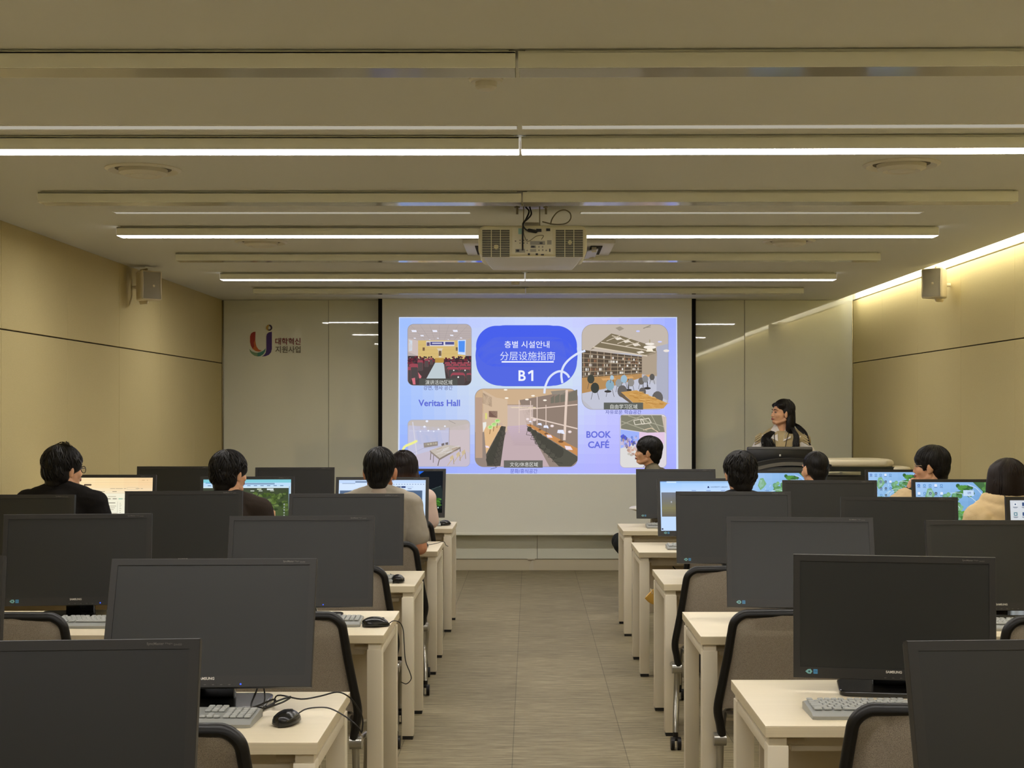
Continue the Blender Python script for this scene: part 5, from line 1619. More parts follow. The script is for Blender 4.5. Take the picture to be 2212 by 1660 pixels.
m = MB(); m.lathe([(0, 0.745), (0.185, 0.745), (0.197, 0.738), (0.20, 0.730), (0.15, 0.712), (0.06, 0.706), (0, 0.706)], 40); m.build('tabletop', mat('white_gloss', (226, 220, 204), rough=0.35), t)
m = MB(); m.cyl((0, 0, 0.02), (0, 0, 0.71), 0.024, 16); m.build('pedestal', M_STEEL, t)
m = MB(); m.lathe([(0.0, 0.0), (0.17, 0.0), (0.17, 0.012), (0.03, 0.03), (0.0, 0.03)], 32); m.build('base', M_STEEL, t)
# ---------------------------------------------------------------- people
M_SKIN = mat('skin', (222, 170, 132), rough=0.55, spec=0.3, vary=(30, 0.05))
M_SKIN_TAN = mat('skin_tan', (186, 130, 96), rough=0.55, spec=0.3, vary=(30, 0.05))
def hair_material(name, col, col2=None):
    m = mat(name, col, rough=0.44, spec=0.25)
    nt = m.node_tree
    b = nt.nodes['Principled BSDF']
    tc = nt.nodes.new('ShaderNodeTexCoord')
    mp = nt.nodes.new('ShaderNodeMapping'); mp.inputs['Scale'].default_value = (240, 240, 28)
    n = nt.nodes.new('ShaderNodeTexNoise'); n.inputs['Scale'].default_value = 1.0; n.inputs['Detail'].default_value = 3
    bp = nt.nodes.new('ShaderNodeBump'); bp.inputs['Strength'].default_value = 0.5; bp.inputs['Distance'].default_value = 0.003
    nt.links.new(tc.outputs['Object'], mp.inputs[0]); nt.links.new(mp.outputs[0], n.inputs['Vector'])
    nt.links.new(n.outputs['Fac'], bp.inputs['Height']); nt.links.new(bp.outputs['Normal'], b.inputs['Normal'])
    if col2:      # dyed ends, lower down the hair's own length
        sp = nt.nodes.new('ShaderNodeSeparateXYZ'); nt.links.new(tc.outputs['Object'], sp.inputs[0])
        mr = nt.nodes.new('ShaderNodeMapRange'); mr.inputs[1].default_value = col2[1]; mr.inputs[2].default_value = col2[2]
        nt.links.new(sp.outputs['Z'], mr.inputs[0])
        mx = nt.nodes.new('ShaderNodeMix'); mx.data_type = 'RGBA'
        mx.inputs[6].default_value = lin(col2[0]); mx.inputs[7].default_value = lin(col)
        nt.links.new(mr.outputs[0], mx.inputs[0]); nt.links.new(mx.outputs[2], b.inputs['Base Color'])
    return m
M_HAIR = hair_material('hair_black', (22, 19, 17))
M_HAIRB = hair_material('hair_dark_brown', (36, 27, 23))
M_HAIRDY = hair_material('hair_brown_ends', (28, 20, 18), ((150, 96, 68), 0.90, 1.13))
M_BROW = mat('brow_black', (34, 26, 22), rough=0.8)
M_EYEW = mat('eye_white', (176, 158, 142), rough=0.4)
M_IRIS = mat('eye_dark', (26, 18, 14), rough=0.2)
M_LIP = mat('lips', (160, 84, 76), rough=0.45)

def Rz(a):
    return Matrix.Rotation(a, 4, 'Z')

def head_shapes(m, H, s=1.0, female=False):
    """H: matrix of the head frame (+y is where the face looks)."""
    E = lambda c, r, rot=None, n=20, k=14: m.ellip([q * s for q in c], [q * s for q in r], rot=rot, n=n, k=k, M=H)
    C = lambda a, b, ra, rb: m.capsule([q * s for q in a], [q * s for q in b], ra * s, rb * s, M=H)
    E((0, -0.012, 0.028), (0.074, 0.094, 0.088))
    E((0, 0.026, -0.026), (0.060, 0.064, 0.084))
    E((0, 0.012, -0.055), (0.054, 0.055, 0.050))
    E((0, 0.052, -0.088), (0.030, 0.030, 0.023))
    for q in (-1, 1):
        E((q * 0.034, 0.058, -0.028), (0.026, 0.024, 0.026))
        C((q * 0.050, -0.006, -0.062), (q * 0.020, 0.058, -0.092), 0.018, 0.018)
        E((q * 0.078, -0.010, -0.010), (0.009, 0.021, 0.033), rot=(R(-12), 0, q * R(-34)))
        E((q * 0.080, -0.003, -0.036), (0.007, 0.010, 0.011)); E((q * 0.074, 0.0, -0.012), (0.010, 0.014, 0.024))
    C((0, 0.084, 0.004), (0, 0.0985, -0.033), 0.0080, 0.0105)
    for q in (-1, 1):
        E((q * 0.010, 0.091, -0.036), (0.009, 0.009, 0.008))
    E((0, 0.070, 0.022), (0.052, 0.018, 0.014))
    E((0, 0.084, -0.060), (0.020, 0.012, 0.012))
    E((0, 0.078, -0.086), (0.016, 0.012, 0.012))

def face_parts(body, H, s=1.0, lashes=True):
    def P(*c):
        return H @ Vector([q * s for q in c])
    for q in (-1, 1):
        m = MB()
        m.ellip([v * s for v in (q * 0.031, 0.0775, -0.001)], [v * s for v in (0.0135, 0.008, 0.0055)], m=0, M=H)
        m.ellip([v * s for v in (q * 0.031, 0.0825, -0.001)], [v * s for v in (0.0055, 0.0040, 0.0052)], m=1, M=H)
        m.tube(catmull([P(q * 0.017, 0.082, -0.001), P(q * 0.030, 0.0865, 0.0055), P(q * 0.046, 0.077, 0.002)], 5), 0.0017 * s, 6, m=1)
        m.build('eye', [M_EYEW, M_IRIS], body)
        m = MB()
        m.tube(catmull([P(q * 0.014, 0.088, 0.021), P(q * 0.030, 0.0885, 0.026), P(q * 0.052, 0.070, 0.021)], 5), [0.0022 * s, .0032 * s, .0036 * s, .0036 * s, .0036 * s, .0034 * s, .003 * s, .0026 * s, .002 * s, .0014 * s, .0008 * s], 6)
        m.build('eyebrow', M_BROW, body)
    m = MB()
    m.tube(catmull([P(-0.022, 0.083, -0.060), P(-0.008, 0.0955, -0.0565), P(0, 0.0955, -0.0578), P(0.008, 0.0955, -0.0565), P(0.022, 0.083, -0.060)], 4), [0.001 * s + 0.0042 * s * math.sin(PI * k / 16) for k in range(17)], 8)
    m.tube(catmull([P(-0.021, 0.083, -0.0605), P(0, 0.0955, -0.0655), P(0.021, 0.083, -0.0605)], 8), [0.001 * s + 0.0048 * s * math.sin(PI * k / 16) for k in range(17)], 8)
    m.build('lips', M_LIP, body)

def hand_shapes(m, W, dirv, palm_n, side, curl=0.35, s=1.0):
    """Palm and five fingers from wrist W along dirv; palm_n: the way the palm faces; side +1 for the right hand."""
    d = Vector(dirv).normalized()
    n = Vector(palm_n); n = (n - d * n.dot(d)).normalized()
    x = d.cross(n).normalized() * side          # towards the little finger side
    W = Vector(W)
    M = Matrix((( x.x, d.x, n.x, W.x), (x.y, d.y, n.y, W.y), (x.z, d.z, n.z, W.z), (0, 0, 0, 1)))
    m.ellip((0, 0.045 * s, 0), (0.041 * s, 0.052 * s, 0.015 * s), n=16, k=10, M=M)
    m.ellip((0, 0.012 * s, 0), (0.028 * s, 0.03 * s, 0.018 * s), n=14, k=8, M=M)
    for k, (fx, L) in enumerate(((-0.031, 0.068), (-0.0105, 0.076), (0.0105, 0.071), (0.031, 0.056))):
        a = Vector((fx * s, 0.085 * s, 0))
        ang = curl * (0.8 + 0.15 * k)
        p = [a]
        seg = [0.45 * L * s, 0.32 * L * s, 0.23 * L * s]
        th = ang * 0.5
        for q in seg:
            p.append(p[-1] + Vector((fx * 0.12, math.cos(th), math.sin(th))).normalized() * q)
            th += ang
        for i in range(3):
            m.capsule(p[i], p[i + 1], (0.0085 - 0.0008 * i) * s, (0.0080 - 0.0008 * i) * s, n=10, M=M)
    t0 = Vector((-0.030 * s, 0.030 * s, 0.004))
    t1 = t0 + Vector((-0.028, 0.026, 0.012)) * s
    t2 = t1 + Vector((-0.008, 0.028, 0.010)) * s
    m.capsule(t0, t1, 0.012 * s, 0.0098 * s, n=10, M=M)
    m.capsule(t1, t2, 0.0096 * s, 0.0082 * s, n=10, M=M)

from mathutils.bvhtree import BVHTree
def combed(out, cap_me, H, rng, n, thick, lift, drop, crown=(0.0, -0.045), jitter=0.5):
    """Locks of hair lying on the surface of the cap, combed outwards from the crown."""
    tree = BVHTree.FromPolygons([v.co for v in cap_me.vertices], [list(p.vertices) for p in cap_me.polygons])
    C = H @ Vector((0, -0.018, 0.02))
    M3 = H.to_3x3()
    for _ in range(n):
        az = 2 * PI * rng.random()
        end = drop(az)
        st = (rng.random() ** 1.2) * max(0.1, end - 0.35)
        L = min(end, st + 0.45 + 0.55 * rng.random())
        tw = (rng.random() - 0.5) * jitter
        K = 8
        pts, rad = [], []
        for k in range(K):
            f = k / (K - 1)
            th = st + (L - st) * f
            aa = az + tw * f
            d = Vector((math.sin(th) * math.sin(aa), math.sin(th) * math.cos(aa) + crown[1] * 4 * max(0, 1 - th / 1.2), math.cos(th))).normalized()
            d = M3 @ d
            hit = tree.ray_cast(C + d * 0.4, -d)[0]
            if hit is None:
                continue
            pts.append(hit + d * (lift * math.sin(PI * min(1, f + 0.15)) - 0.0022 * (f > 0.9) - 0.001))
            rad.append(thick * (0.3 + 0.8 * math.sin(PI * min(1, f * 0.88 + 0.12))))
        if len(pts) > 3:
            rad[-1] = thick * 0.15
            out.tube(pts, rad, 5)

def short_hair(H, style, rng, s=1.0):
    """Returns (fused cap shapes, loose locks)."""
    m = MB()
    E = lambda c, r, rot=None: m.ellip([q * s for q in c], [q * s for q in r], rot=rot, n=22, k=16, M=H)
    if style == 'crop':
        E((0, -0.018, 0.040), (0.081, 0.101, 0.088)); E((0, -0.052, -0.010), (0.070, 0.055, 0.074))
        E((0, -0.060, -0.062), (0.050, 0.038, 0.040))
        for q in (-1, 1):
            E((q * 0.064, -0.030, 0.012), (0.013, 0.040, 0.040))
    elif style == 'mop':
        E((0, -0.020, 0.040), (0.096, 0.110, 0.096)); E((0, -0.055, -0.010), (0.088, 0.068, 0.085))
        E((0, -0.064, -0.070), (0.062, 0.046, 0.052))
        for q in (-1, 1):
            E((q * 0.068, 0.006, 0.022), (0.022, 0.062, 0.044)); E((q * 0.062, -0.04, -0.02), (0.026, 0.034, 0.06))
        E((0, 0.062, 0.048), (0.066, 0.036, 0.034))
    elif style == 'bowl':
        E((0, -0.014, 0.042), (0.092, 0.110, 0.092)); E((0, -0.058, -0.006), (0.080, 0.060, 0.086))
        E((0, -0.066, -0.066), (0.054, 0.040, 0.046))
        for q in (-1, 1):
            E((q * 0.070, -0.012, 0.024), (0.019, 0.066, 0.042))
            E((q * 0.066, 0.030, 0.004), (0.009, 0.012, 0.036))
        E((0, 0.064, 0.044), (0.070, 0.036, 0.036))
    elif style == 'buzz':
        E((0, -0.016, 0.038), (0.078, 0.099, 0.084)); E((0, -0.050, -0.012), (0.068, 0.053, 0.070))
        E((0, -0.058, -0.060), (0.048, 0.036, 0.036))
        for q in (-1, 1):
            E((q * 0.066, -0.026, 0.004), (0.012, 0.038, 0.042))
    return m

def build_person(label, x, y, yaw, head_yaw, top_z, hair, sit=True, lean=8, head_pitch=0, head_tilt=0, head_dx=0.0, shirt=None, sleeve='long', trousers=(46, 44, 44), arms=None, skin=None, width=1.0, extra=None, seed=1, hz=0.605, face=True, hscale=1.0, ankle=0.40, neck=0.165, shf=(0.90, 0.178), voxel=0.006, collar=None):
    rng = random.Random(seed)
    skin = skin or M_SKIN
    t = empty('person', (x, y, 0), R(yaw))
    tag(t, label, 'person', 'people in the room')
    a = R(lean)
    head_z = top_z - 0.136 * hscale
    hipz = hz if sit else top_z * 0.515
    nb = head_z - neck * hscale                     # neck base height
    T = (nb - hipz) / math.cos(a)
    ax = Vector((0, math.sin(a), math.cos(a)))
    hip = Vector((0, 0, hipz))
    P = lambda f, dx=0, dy=0, dz=0: hip + ax * (T * f) + Vector((dx, dy, dz))
    HC = P(1.0, head_dx, 0.035, neck * hscale)
    H = Matrix.Translation(HC) @ Rz(R(head_yaw - yaw)) @ Matrix.Rotation(R(head_pitch), 4, 'X') @ Matrix.Rotation(R(head_tilt), 4, 'Y')
    w = width
    sh = {q: P(shf[0], q * shf[1] * w, -0.005) for q in (-1, 1)}
    arms = arms or {}
    J = {}
    for q, k in ((-1, 'L'), (1, 'R')):
        J[k] = [Vector(v) for v in arms.get(k, ((q * 0.245 * w, 0.09, nb - 0.285), (q * 0.150, 0.345, 0.775)))]
    hd = {}
    for q, k in ((-1, 'L'), (1, 'R')):
        hd[k] = arms.get(k + 'dir', ((-q * 0.12, 1.0, -0.12), (0, 0.1, -1)))
    def torso(m, g, short_arm=None, neck=True, arm=True, armpart=1.0):
        m.ellip(P(0.03), (0.168 * w + g, 0.122 + g, 0.12 + g), n=22, k=14)
        m.ellip(P(0.30), (0.146 * w + g, 0.106 + g, 0.16 + g), n=22, k=14)
        m.ellip(P(0.66), (0.166 * w + g, 0.114 + g, 0.17 + g), n=22, k=14)
        m.ellip(P(0.82, 0, -0.012), (0.150 * w + g, 0.092 + g, 0.10 + g), n=22, k=14)
        for q in (-1, 1):
            m.capsule(P(min(0.93, shf[0] + 0.03), q * 0.06, -0.012), sh[q], 0.056 + g, 0.054 + g)
            m.capsule(P(1.04, q * 0.025, -0.006), P(shf[0] + 0.05, q * 0.12 * w, -0.010), 0.044 + g * .8, 0.048 + g)
        if arm:
            for q, k in ((-1, 'L'), (1, 'R')):
                e, wr = J[k]
                if armpart < 1:
                    m.capsule(sh[q], sh[q].lerp(e, armpart), 0.050 + g, 0.050 + g * 1.2)
                else:
                    m.capsule(sh[q], e, 0.051 + g, 0.042 + g)
                    m.capsule(e, wr, 0.041 + g, 0.029 + g * 1.2)
    legs = {}
    for q in (-1, 1):
        if sit:
            legs[q] = (Vector((q * 0.095, 0.02, hipz - 0.02)), Vector((q * 0.125, 0.41, 0.505)), Vector((q * 0.125, ankle, 0.085)))
        else:
            legs[q] = (Vector((q * 0.09, 0.0, hipz - 0.01)), Vector((q * 0.10, 0.02, 0.47)), Vector((q * 0.105, -0.01, 0.085)))
    def limbs(m, g):
        for q in (-1, 1):
            h, k, an = legs[q]
            m.capsule(h, k, 0.082 + g, 0.058 + g)
            m.capsule(k, an + Vector((0, 0, -0.02)) if g else an, 0.056 + g, 0.038 + g * 1.6)
    # body: one skin from head to foot
    m = MB()
    torso(m, 0.0)
    limbs(m, 0.0)
    m.capsule(P(0.92, 0, -0.005), HC + Vector((0, -0.015, -0.05)), 0.054, 0.052)
    head_shapes(m, H, hscale)
    for q, k in ((-1, 'L'), (1, 'R')):
        hand_shapes(m, J[k][1], hd[k][0], hd[k][1], q, curl=arms.get(k + 'curl', 0.45))
    for q in (-1, 1):
        an = legs[q][2]
        m.capsule(an, an + Vector((q * 0.02, 0.16, -0.045)), 0.038, 0.03)
    body = link('body', fuse(m, 'body', skin, voxel, 3), t)
    if face:
        face_parts(body, H, hscale)
    # clothes
    if shirt:
        m = MB()
        torso(m, shirt.get('ease', 0.014), armpart=1.0 if sleeve == 'long' else 0.72)
        if 'extra' in shirt:
            shirt['extra'](m, P, sh, J, nb, w)
        link(shirt['name'], fuse(m, shirt['name'], shirt['mat'], 0.008, 3, wrinkle=shirt.get('wrinkle', (14, 0.004))), t)
    m = MB()
    limbs(m, 0.013)
    m.ellip(P(0.0), (0.172 * w, 0.128, 0.11), n=20, k=12)
    link('trousers', fuse(m, 'trousers', mat('trousers_%d_%d_%d' % trousers, trousers, rough=0.85, spec=0.15), 0.009, 3, wrinkle=(16, 0.004)), t)
    for q in (-1, 1):
        an = legs[q][2]
        m = MB()
        m.capsule(an + Vector((0, -0.03, -0.038)), an + Vector((q * 0.02, 0.165, -0.046)), 0.045, 0.036)
        m.ellip(an + Vector((0, -0.01, -0.02)), (0.045, 0.055, 0.05))
        for i, v in enumerate(m.v):
            m.v[i] = Vector((v.x, v.y, max(v.z, 0.002)))
        link('shoe', fuse(m, 'shoe', mat('shoe_dark', (40, 38, 36), rough=0.5), 0.007, 2), t)
    # hair
    hm = hair.get('mat', M_HAIR)
    if hair['style'] != 'long':
        cap = short_hair(H, hair['style'], rng, hscale)
        me = fuse(cap, 'hair', hm, 0.006, 3)
        loose = MB()
        cn, ct, cl = {'crop': (330, 0.0036, 0.0022), 'mop': (380, 0.0046, 0.0042), 'bowl': (380, 0.0034, 0.0012), 'buzz': (220, 0.0026, 0.0008)}[hair['style']]
        combed(loose, me, H, rng, cn, ct * hscale, cl, lambda az: 1.22 + 1.15 * (0.5 - 0.5 * math.cos(az)), jitter=0.9 if hair['style'] == 'mop' else 0.35)
        ho = link('hair', me, t)
        mm = MB()
        mm.v = [v.co.copy() for v in me.vertices]; mm.f = [list(p.vertices) for p in me.polygons]; mm.m = [0] * len(mm.f)
        mm.add(loose.v, loose.f)
        if 'extra' in hair:
            hair['extra'](mm, H)
        me2 = mm.mesh('hair', hm, smooth=70, fix=False)
        ho.data = me2
    else:
        mm = MB()
        cap = MB()
        hair['build'](cap, mm, H, P, rng)
        me = fuse(cap, 'hair', hm, 0.007, 3)
        combed(mm, me, H, rng, 300, 0.0030, 0.0016, lambda az: 1.0 + 1.35 * (0.5 - 0.5 * math.cos(az)), jitter=0.2)
        mm.add([v.co for v in me.vertices], [list(p.vertices) for p in me.polygons])
        link('hair', mm.mesh('hair', hm, smooth=70, fix=False), t)
    if extra:
        extra(t, body, H, P, sh, J, nb, w)
    return t

def spectacles(t, H, col, r=0.0016, rx=0.023, rz=0.018, lens=True, s=1.0):
    m = MB()
    def ring(q):
        return [H @ (Vector((q * 0.033 + rx * math.cos(2 * PI * k / 20), 0.100 - 0.004 * abs(math.cos(2 * PI * k / 20)) , -0.004 + rz * math.sin(2 * PI * k / 20))) * s) for k in range(20)]
    for q in (-1, 1):
        m.tube(ring(q), r, 6, closed=True)
        m.tube(catmull([H @ (Vector((q * 0.056, 0.098, 0.004)) * s), H @ (Vector((q * 0.074, 0.080, 0.006)) * s), H @ (Vector((q * 0.081, 0.02, 0.005)) * s), H @ (Vector((q * 0.081, -0.012, -0.002)) * s)], 5), r, 6)
    m.tube(catmull([H @ (Vector((-0.010, 0.100, 0.0)) * s), H @ (Vector((0, 0.104, 0.004)) * s), H @ (Vector((0.010, 0.100, 0.0)) * s)], 4), r, 6)
    g = m.build('glasses', mat('spectacle_%d_%d_%d' % col, col, rough=0.3, metal=0.3), t)
    lm = bpy.data.materials.get('clear_lens')
    if lm is None:
        lm = mat('clear_lens', (240, 244, 244), rough=0.02)
        lm.node_tree.nodes['Principled BSDF'].inputs['Alpha'].default_value = 0.18
    for q in (-1, 1):
        m = MB(); m.add(ring(q), [tuple(range(20))]); m.build('lens', lm, g, smooth=None)

def cloth(name, col, rough=0.9, bump=(120, 0.25), vary=(18, 0.08)):
    return mat(name, col, rough=rough, spec=0.12, bump=bump, vary=vary)

def collar_ring(t, P, name, m_, r0=0.066, r1=0.080, z0=0.985, z1=0.055, tilt=0.25, th=0.006, gap=0.0, lean_y=-0.004):
    """A turned-up band of cloth round the neck."""
    mm = MB()
    N = 28
    vs, fs = [], []
    c = P(z0)
    for j, (rr, zz) in enumerate(((r1, -0.012), (r1 - 0.002, z1 * 0.55), (r0, z1), (r0 - th, z1), (r1 - th, -0.012))):
        for i in range(N):
            an = 2 * PI * i / N
            vs.append(c + Vector((rr * math.sin(an), -rr * 0.95 * math.cos(an) + lean_y + zz * tilt, zz - 0.03 * (0.5 - 0.5 * math.cos(an)))))
    for j in range(5):
        for i in range(N):
            fs.append((j * N + i, j * N + (i + 1) % N, ((j + 1) % 5) * N + (i + 1) % N, ((j + 1) % 5) * N + i))
    mm.add(vs, fs)
    return mm.build(name, m_, t, smooth=60)

# 1 man in the black jacket by the left wall
M_JKT = cloth('jacket_black', (30, 28, 27))
def ex1(t, body, H, P, sh, J, nb, w):
    collar_ring(t, P, 'jacket_collar', M_JKT, 0.074, 0.092, 0.97, 0.06)
    spectacles(t, H, (30, 26, 24), 0.0021, 0.024, 0.019)
def flyaway(mm, H):
    r = random.Random(5)
    for k in range(26):
        x = -0.02 + 0.06 * r.random(); h = 0.140 + 0.020 * r.random()
        mm.tube(catmull([H @ Vector((x - 0.05, -0.05 + 0.05 * r.random(), 0.125)), H @ Vector((x - 0.01, -0.03 + 0.04 * r.random(), h - 0.008)), H @ Vector((x + 0.03, -0.02, h - 0.012 * r.random())), H @ Vector((x + 0.055 + 0.02 * r.random(), -0.01, 0.128))], 4), [0.0012] * 13, 4)
build_person('man in a black jacket and glasses seated by the left wall', -2.605, 7.62, -6, -42, 1.350, {'style': 'mop', 'extra': flyaway}, shirt=dict(name='jacket', mat=M_JKT, ease=0.026), lean=10, neck=0.14, extra=ex1, seed=3, width=1.06, trousers=(40, 40, 44))
# 2 man in the dark brown jacket
M_BRN = cloth('jacket_dark_brown', (52, 44, 38))
def ex2(t, body, H, P, sh, J, nb, w):
    collar_ring(t, P, 'jacket_collar', M_BRN, 0.072, 0.09, 0.97, 0.05)
build_person('man in a dark brown jacket with thick black hair, left block middle seat', -1.675, 7.58, -4, -38, 1.322, {'style': 'mop'}, shirt=dict(name='jacket', mat=M_BRN, ease=0.024), lean=14, extra=ex2, seed=8, width=0.98, hscale=0.96)
# 3 man in the grey polo shirt
M_POLO = cloth('polo_grey', (164, 156, 142), bump=(300, 0.2))
def ex3(t, body, H, P, sh, J, nb, w):
    collar_ring(t, P, 'shirt_collar', mat('polo_collar', (176, 160, 146), rough=0.9, spec=0.1), 0.066, 0.082, 1.0, 0.05, 0.15)
    m = MB()
    for q in (-1, 1):
        m.tube([H @ Vector((q * 0.080, -0.012, -0.030)), H @ Vector((q * 0.074, 0.03, -0.050)), H @ Vector((q * 0.05, 0.07, -0.06))], 0.0012, 5)
        m.tube([H @ Vector((q * 0.080, -0.012, -0.030)), H @ Vector((q * 0.080, -0.016, 0.010)), H @ Vector((q * 0.070, 0.02, 0.015))], 0.0012, 5)
    m.build('mask_strap', mat('strap_white', (226, 224, 220), rough=0.7), t)
build_person('man in a short sleeved grey polo shirt with cropped black hair, left block aisle seat', -0.848, 7.72, 0, -4, 1.345, {'style': 'crop'}, shirt=dict(name='polo_shirt', mat=M_POLO, ease=0.016, wrinkle=(11, 0.008)), sleeve='short', lean=12, arms={'R': ((0.232, 0.05, 0.775), (0.15, 0.27, 0.80)), 'L': ((-0.235, 0.06, 0.79), (-0.14, 0.30, 0.79))}, skin=M_SKIN_TAN, extra=ex3, seed=12, width=0.98, hscale=1.09, neck=0.125)
# 4 woman with long hair in the left front row
M_PINK = cloth('blouse_pale_pink', (232, 206, 192))
def hair4(cap, loose, H, P, rng):
    E = lambda c, r: cap.ellip(c, r, n=22, k=16, M=H)
    E((0, -0.016, 0.036), (0.088, 0.104, 0.088)); E((0, -0.056, -0.03), (0.086, 0.058, 0.10)); E((0, -0.064, -0.12), (0.100, 0.048, 0.11)); E((0, -0.072, -0.22), (0.105, 0.036, 0.12))
    for q in (-1, 1):
        E((q * 0.076, -0.006, -0.01), (0.022, 0.05, 0.08)); E((q * 0.086, -0.020, -0.11), (0.030, 0.05, 0.10))
    for k in range(170):
        az = PI + (rng.random() - 0.5) * 3.6
        x = math.sin(az) * 0.094; yq = math.cos(az) * 0.102 - 0.014
        e = 0.26 + 0.14 * rng.random()
        loose.tube(catmull([H @ Vector((x * 0.25, yq * 0.3 - 0.02, 0.122)), H @ Vector((x * 0.85, yq * 0.85, 0.075)), H @ Vector((x * 1.0, yq * 1.0, -0.02)), H @ Vector((x * 1.16, yq * 0.98, -0.14)), H @ Vector((x * 1.25 + 0.01 * rng.random(), yq * 0.95 - 0.006, -e))], 4), [0.004] * 14 + [0.003, 0.002, 0.001], 5)
build_person('woman in a pale pink top with long brown ended hair in the left front row', -0.845, 9.25, 0, -10, 1.282, {'style': 'long', 'build': hair4, 'mat': M_HAIRDY}, shirt=dict(name='blouse', mat=M_PINK, ease=0.013), lean=8, seed=20, width=0.84, arms={'R': ((0.180, 0.09, 0.80), (0.12, 0.33, 0.785)), 'L': ((-0.180, 0.09, 0.80), (-0.12, 0.33, 0.785))}, hscale=0.95, trousers=(40, 38, 38))
# 5 man facing the screen sideways beyond the right front row
M_OLIVE = cloth('jacket_olive', (98, 90, 72))
def ex5(t, body, H, P, sh, J, nb, w):
    collar_ring(t, P, 'jacket_collar', M_OLIVE, 0.068, 0.084, 0.96, 0.05, 0.1)
build_person('man in an olive jacket turned sideways to the screen beyond the right front row', 1.125, 10.90, 90, 84, 1.348, {'style': 'bowl'}, shirt=dict(name='jacket', mat=M_OLIVE, ease=0.02), lean=20, ankle=0.12, arms={'R': ((0.25, -0.10, 0.80), (0.12, 0.06, 0.72)), 'L': ((-0.25, -0.10, 0.80), (-0.12, 0.06, 0.72)), 'Rdir': ((-0.9, 0.3, -0.1), (0, 0, -1)), 'Ldir': ((0.9, 0.3, -0.1), (0, 0, -1))}, extra=ex5, seed=31, trousers=(36, 38, 38), width=0.96, hscale=0.95, head_pitch=4)
# 6 man in the right second row, aisle seat
M_NAVY = cloth('sweater_dark', (44, 44, 46))
build_person('man in a dark top with tousled black hair, right block second row', 1.175, 7.60, 4, 12, 1.318, {'style': 'mop'}, shirt=dict(name='sweater', mat=M_NAVY, ease=0.018), lean=13, seed=41, width=0.98, hscale=0.93)
# 7 short haired man in the right front row
M_CHAR = cloth('shirt_charcoal', (52, 52, 54))
build_person('man with very short black hair in the right front row, middle seat', 1.915, 9.18, 8, 24, 1.285, {'style': 'buzz'}, shirt=dict(name='shirt', mat=M_CHAR, ease=0.014), lean=10, seed=52, width=0.98, hscale=1.0)
# 8 man in glasses and varsity jacket by the right wall
M_GREEN = cloth('varsity_green', (30, 48, 36))
M_CREAM = cloth('varsity_sleeve_cream', (222, 196, 156))
def ex8(t, body, H, P, sh, J, nb, w):
    c1 = collar_ring(t, P, 'jacket_collar', M_GREEN, 0.078, 0.094, 0.965, 0.062)
    for zz, rr in ((0.016, 0.0925), (0.036, 0.089), (0.058, 0.083)):
        mm = MB()
        c = P(0.965)
        N = 28
        mm.tube([c + Vector((rr * math.sin(2 * PI * i / N), -rr * 0.95 * math.cos(2 * PI * i / N) - 0.004 + zz * 0.25, zz - 0.03 * (0.5 - 0.5 * math.cos(2 * PI * i / N)))) for i in range(N)], 0.0022, 5, closed=True)
        mm.build('collar_stripe', mat('stripe_grey_green', (150, 166, 150), rough=0.9), c1)
    spectacles(t, H, (206, 186, 150), 0.0013, 0.025, 0.022)
    for q, k in ((-1, 'L'), (1, 'R')):
        mm = MB()
        e, wr = J[k]
        mm.capsule(sh[q].lerp(e, 0.08), e, 0.082, 0.074)
        mm.capsule(e, wr.lerp(e, 0.08), 0.074, 0.058)
        link('sleeve', fuse(mm, 'sleeve', M_CREAM, 0.008, 3, wrinkle=(14, 0.006)), t)
        mm = MB(); mm.capsule(wr.lerp(e, 0.10), wr.lerp(e, -0.03), 0.052, 0.044)
        link('cuff', fuse(mm, 'cuff', M_GREEN, 0.008, 2), t)
build_person('man in a green and cream varsity jacket and thin glasses, hand at his mouth', 2.675, 9.10, 16, 66, 1.318, {'style': 'bowl'}, shirt=dict(name='jacket', mat=M_GREEN, ease=0.022), lean=6, head_dx=-0.01,
    arms={'L': ((-0.335, 0.06, 0.885), (-0.160, 0.115, 0.985)), 'Ldir': ((0.22, -0.05, 1.0), (1.0, -0.4, 0.0)), 'Lcurl': 1.2, 'R': ((0.27, 0.12, 0.78), (0.14, 0.36, 0.775))}, extra=ex8, seed=63, width=1.10, hscale=1.06, voxel=0.005)
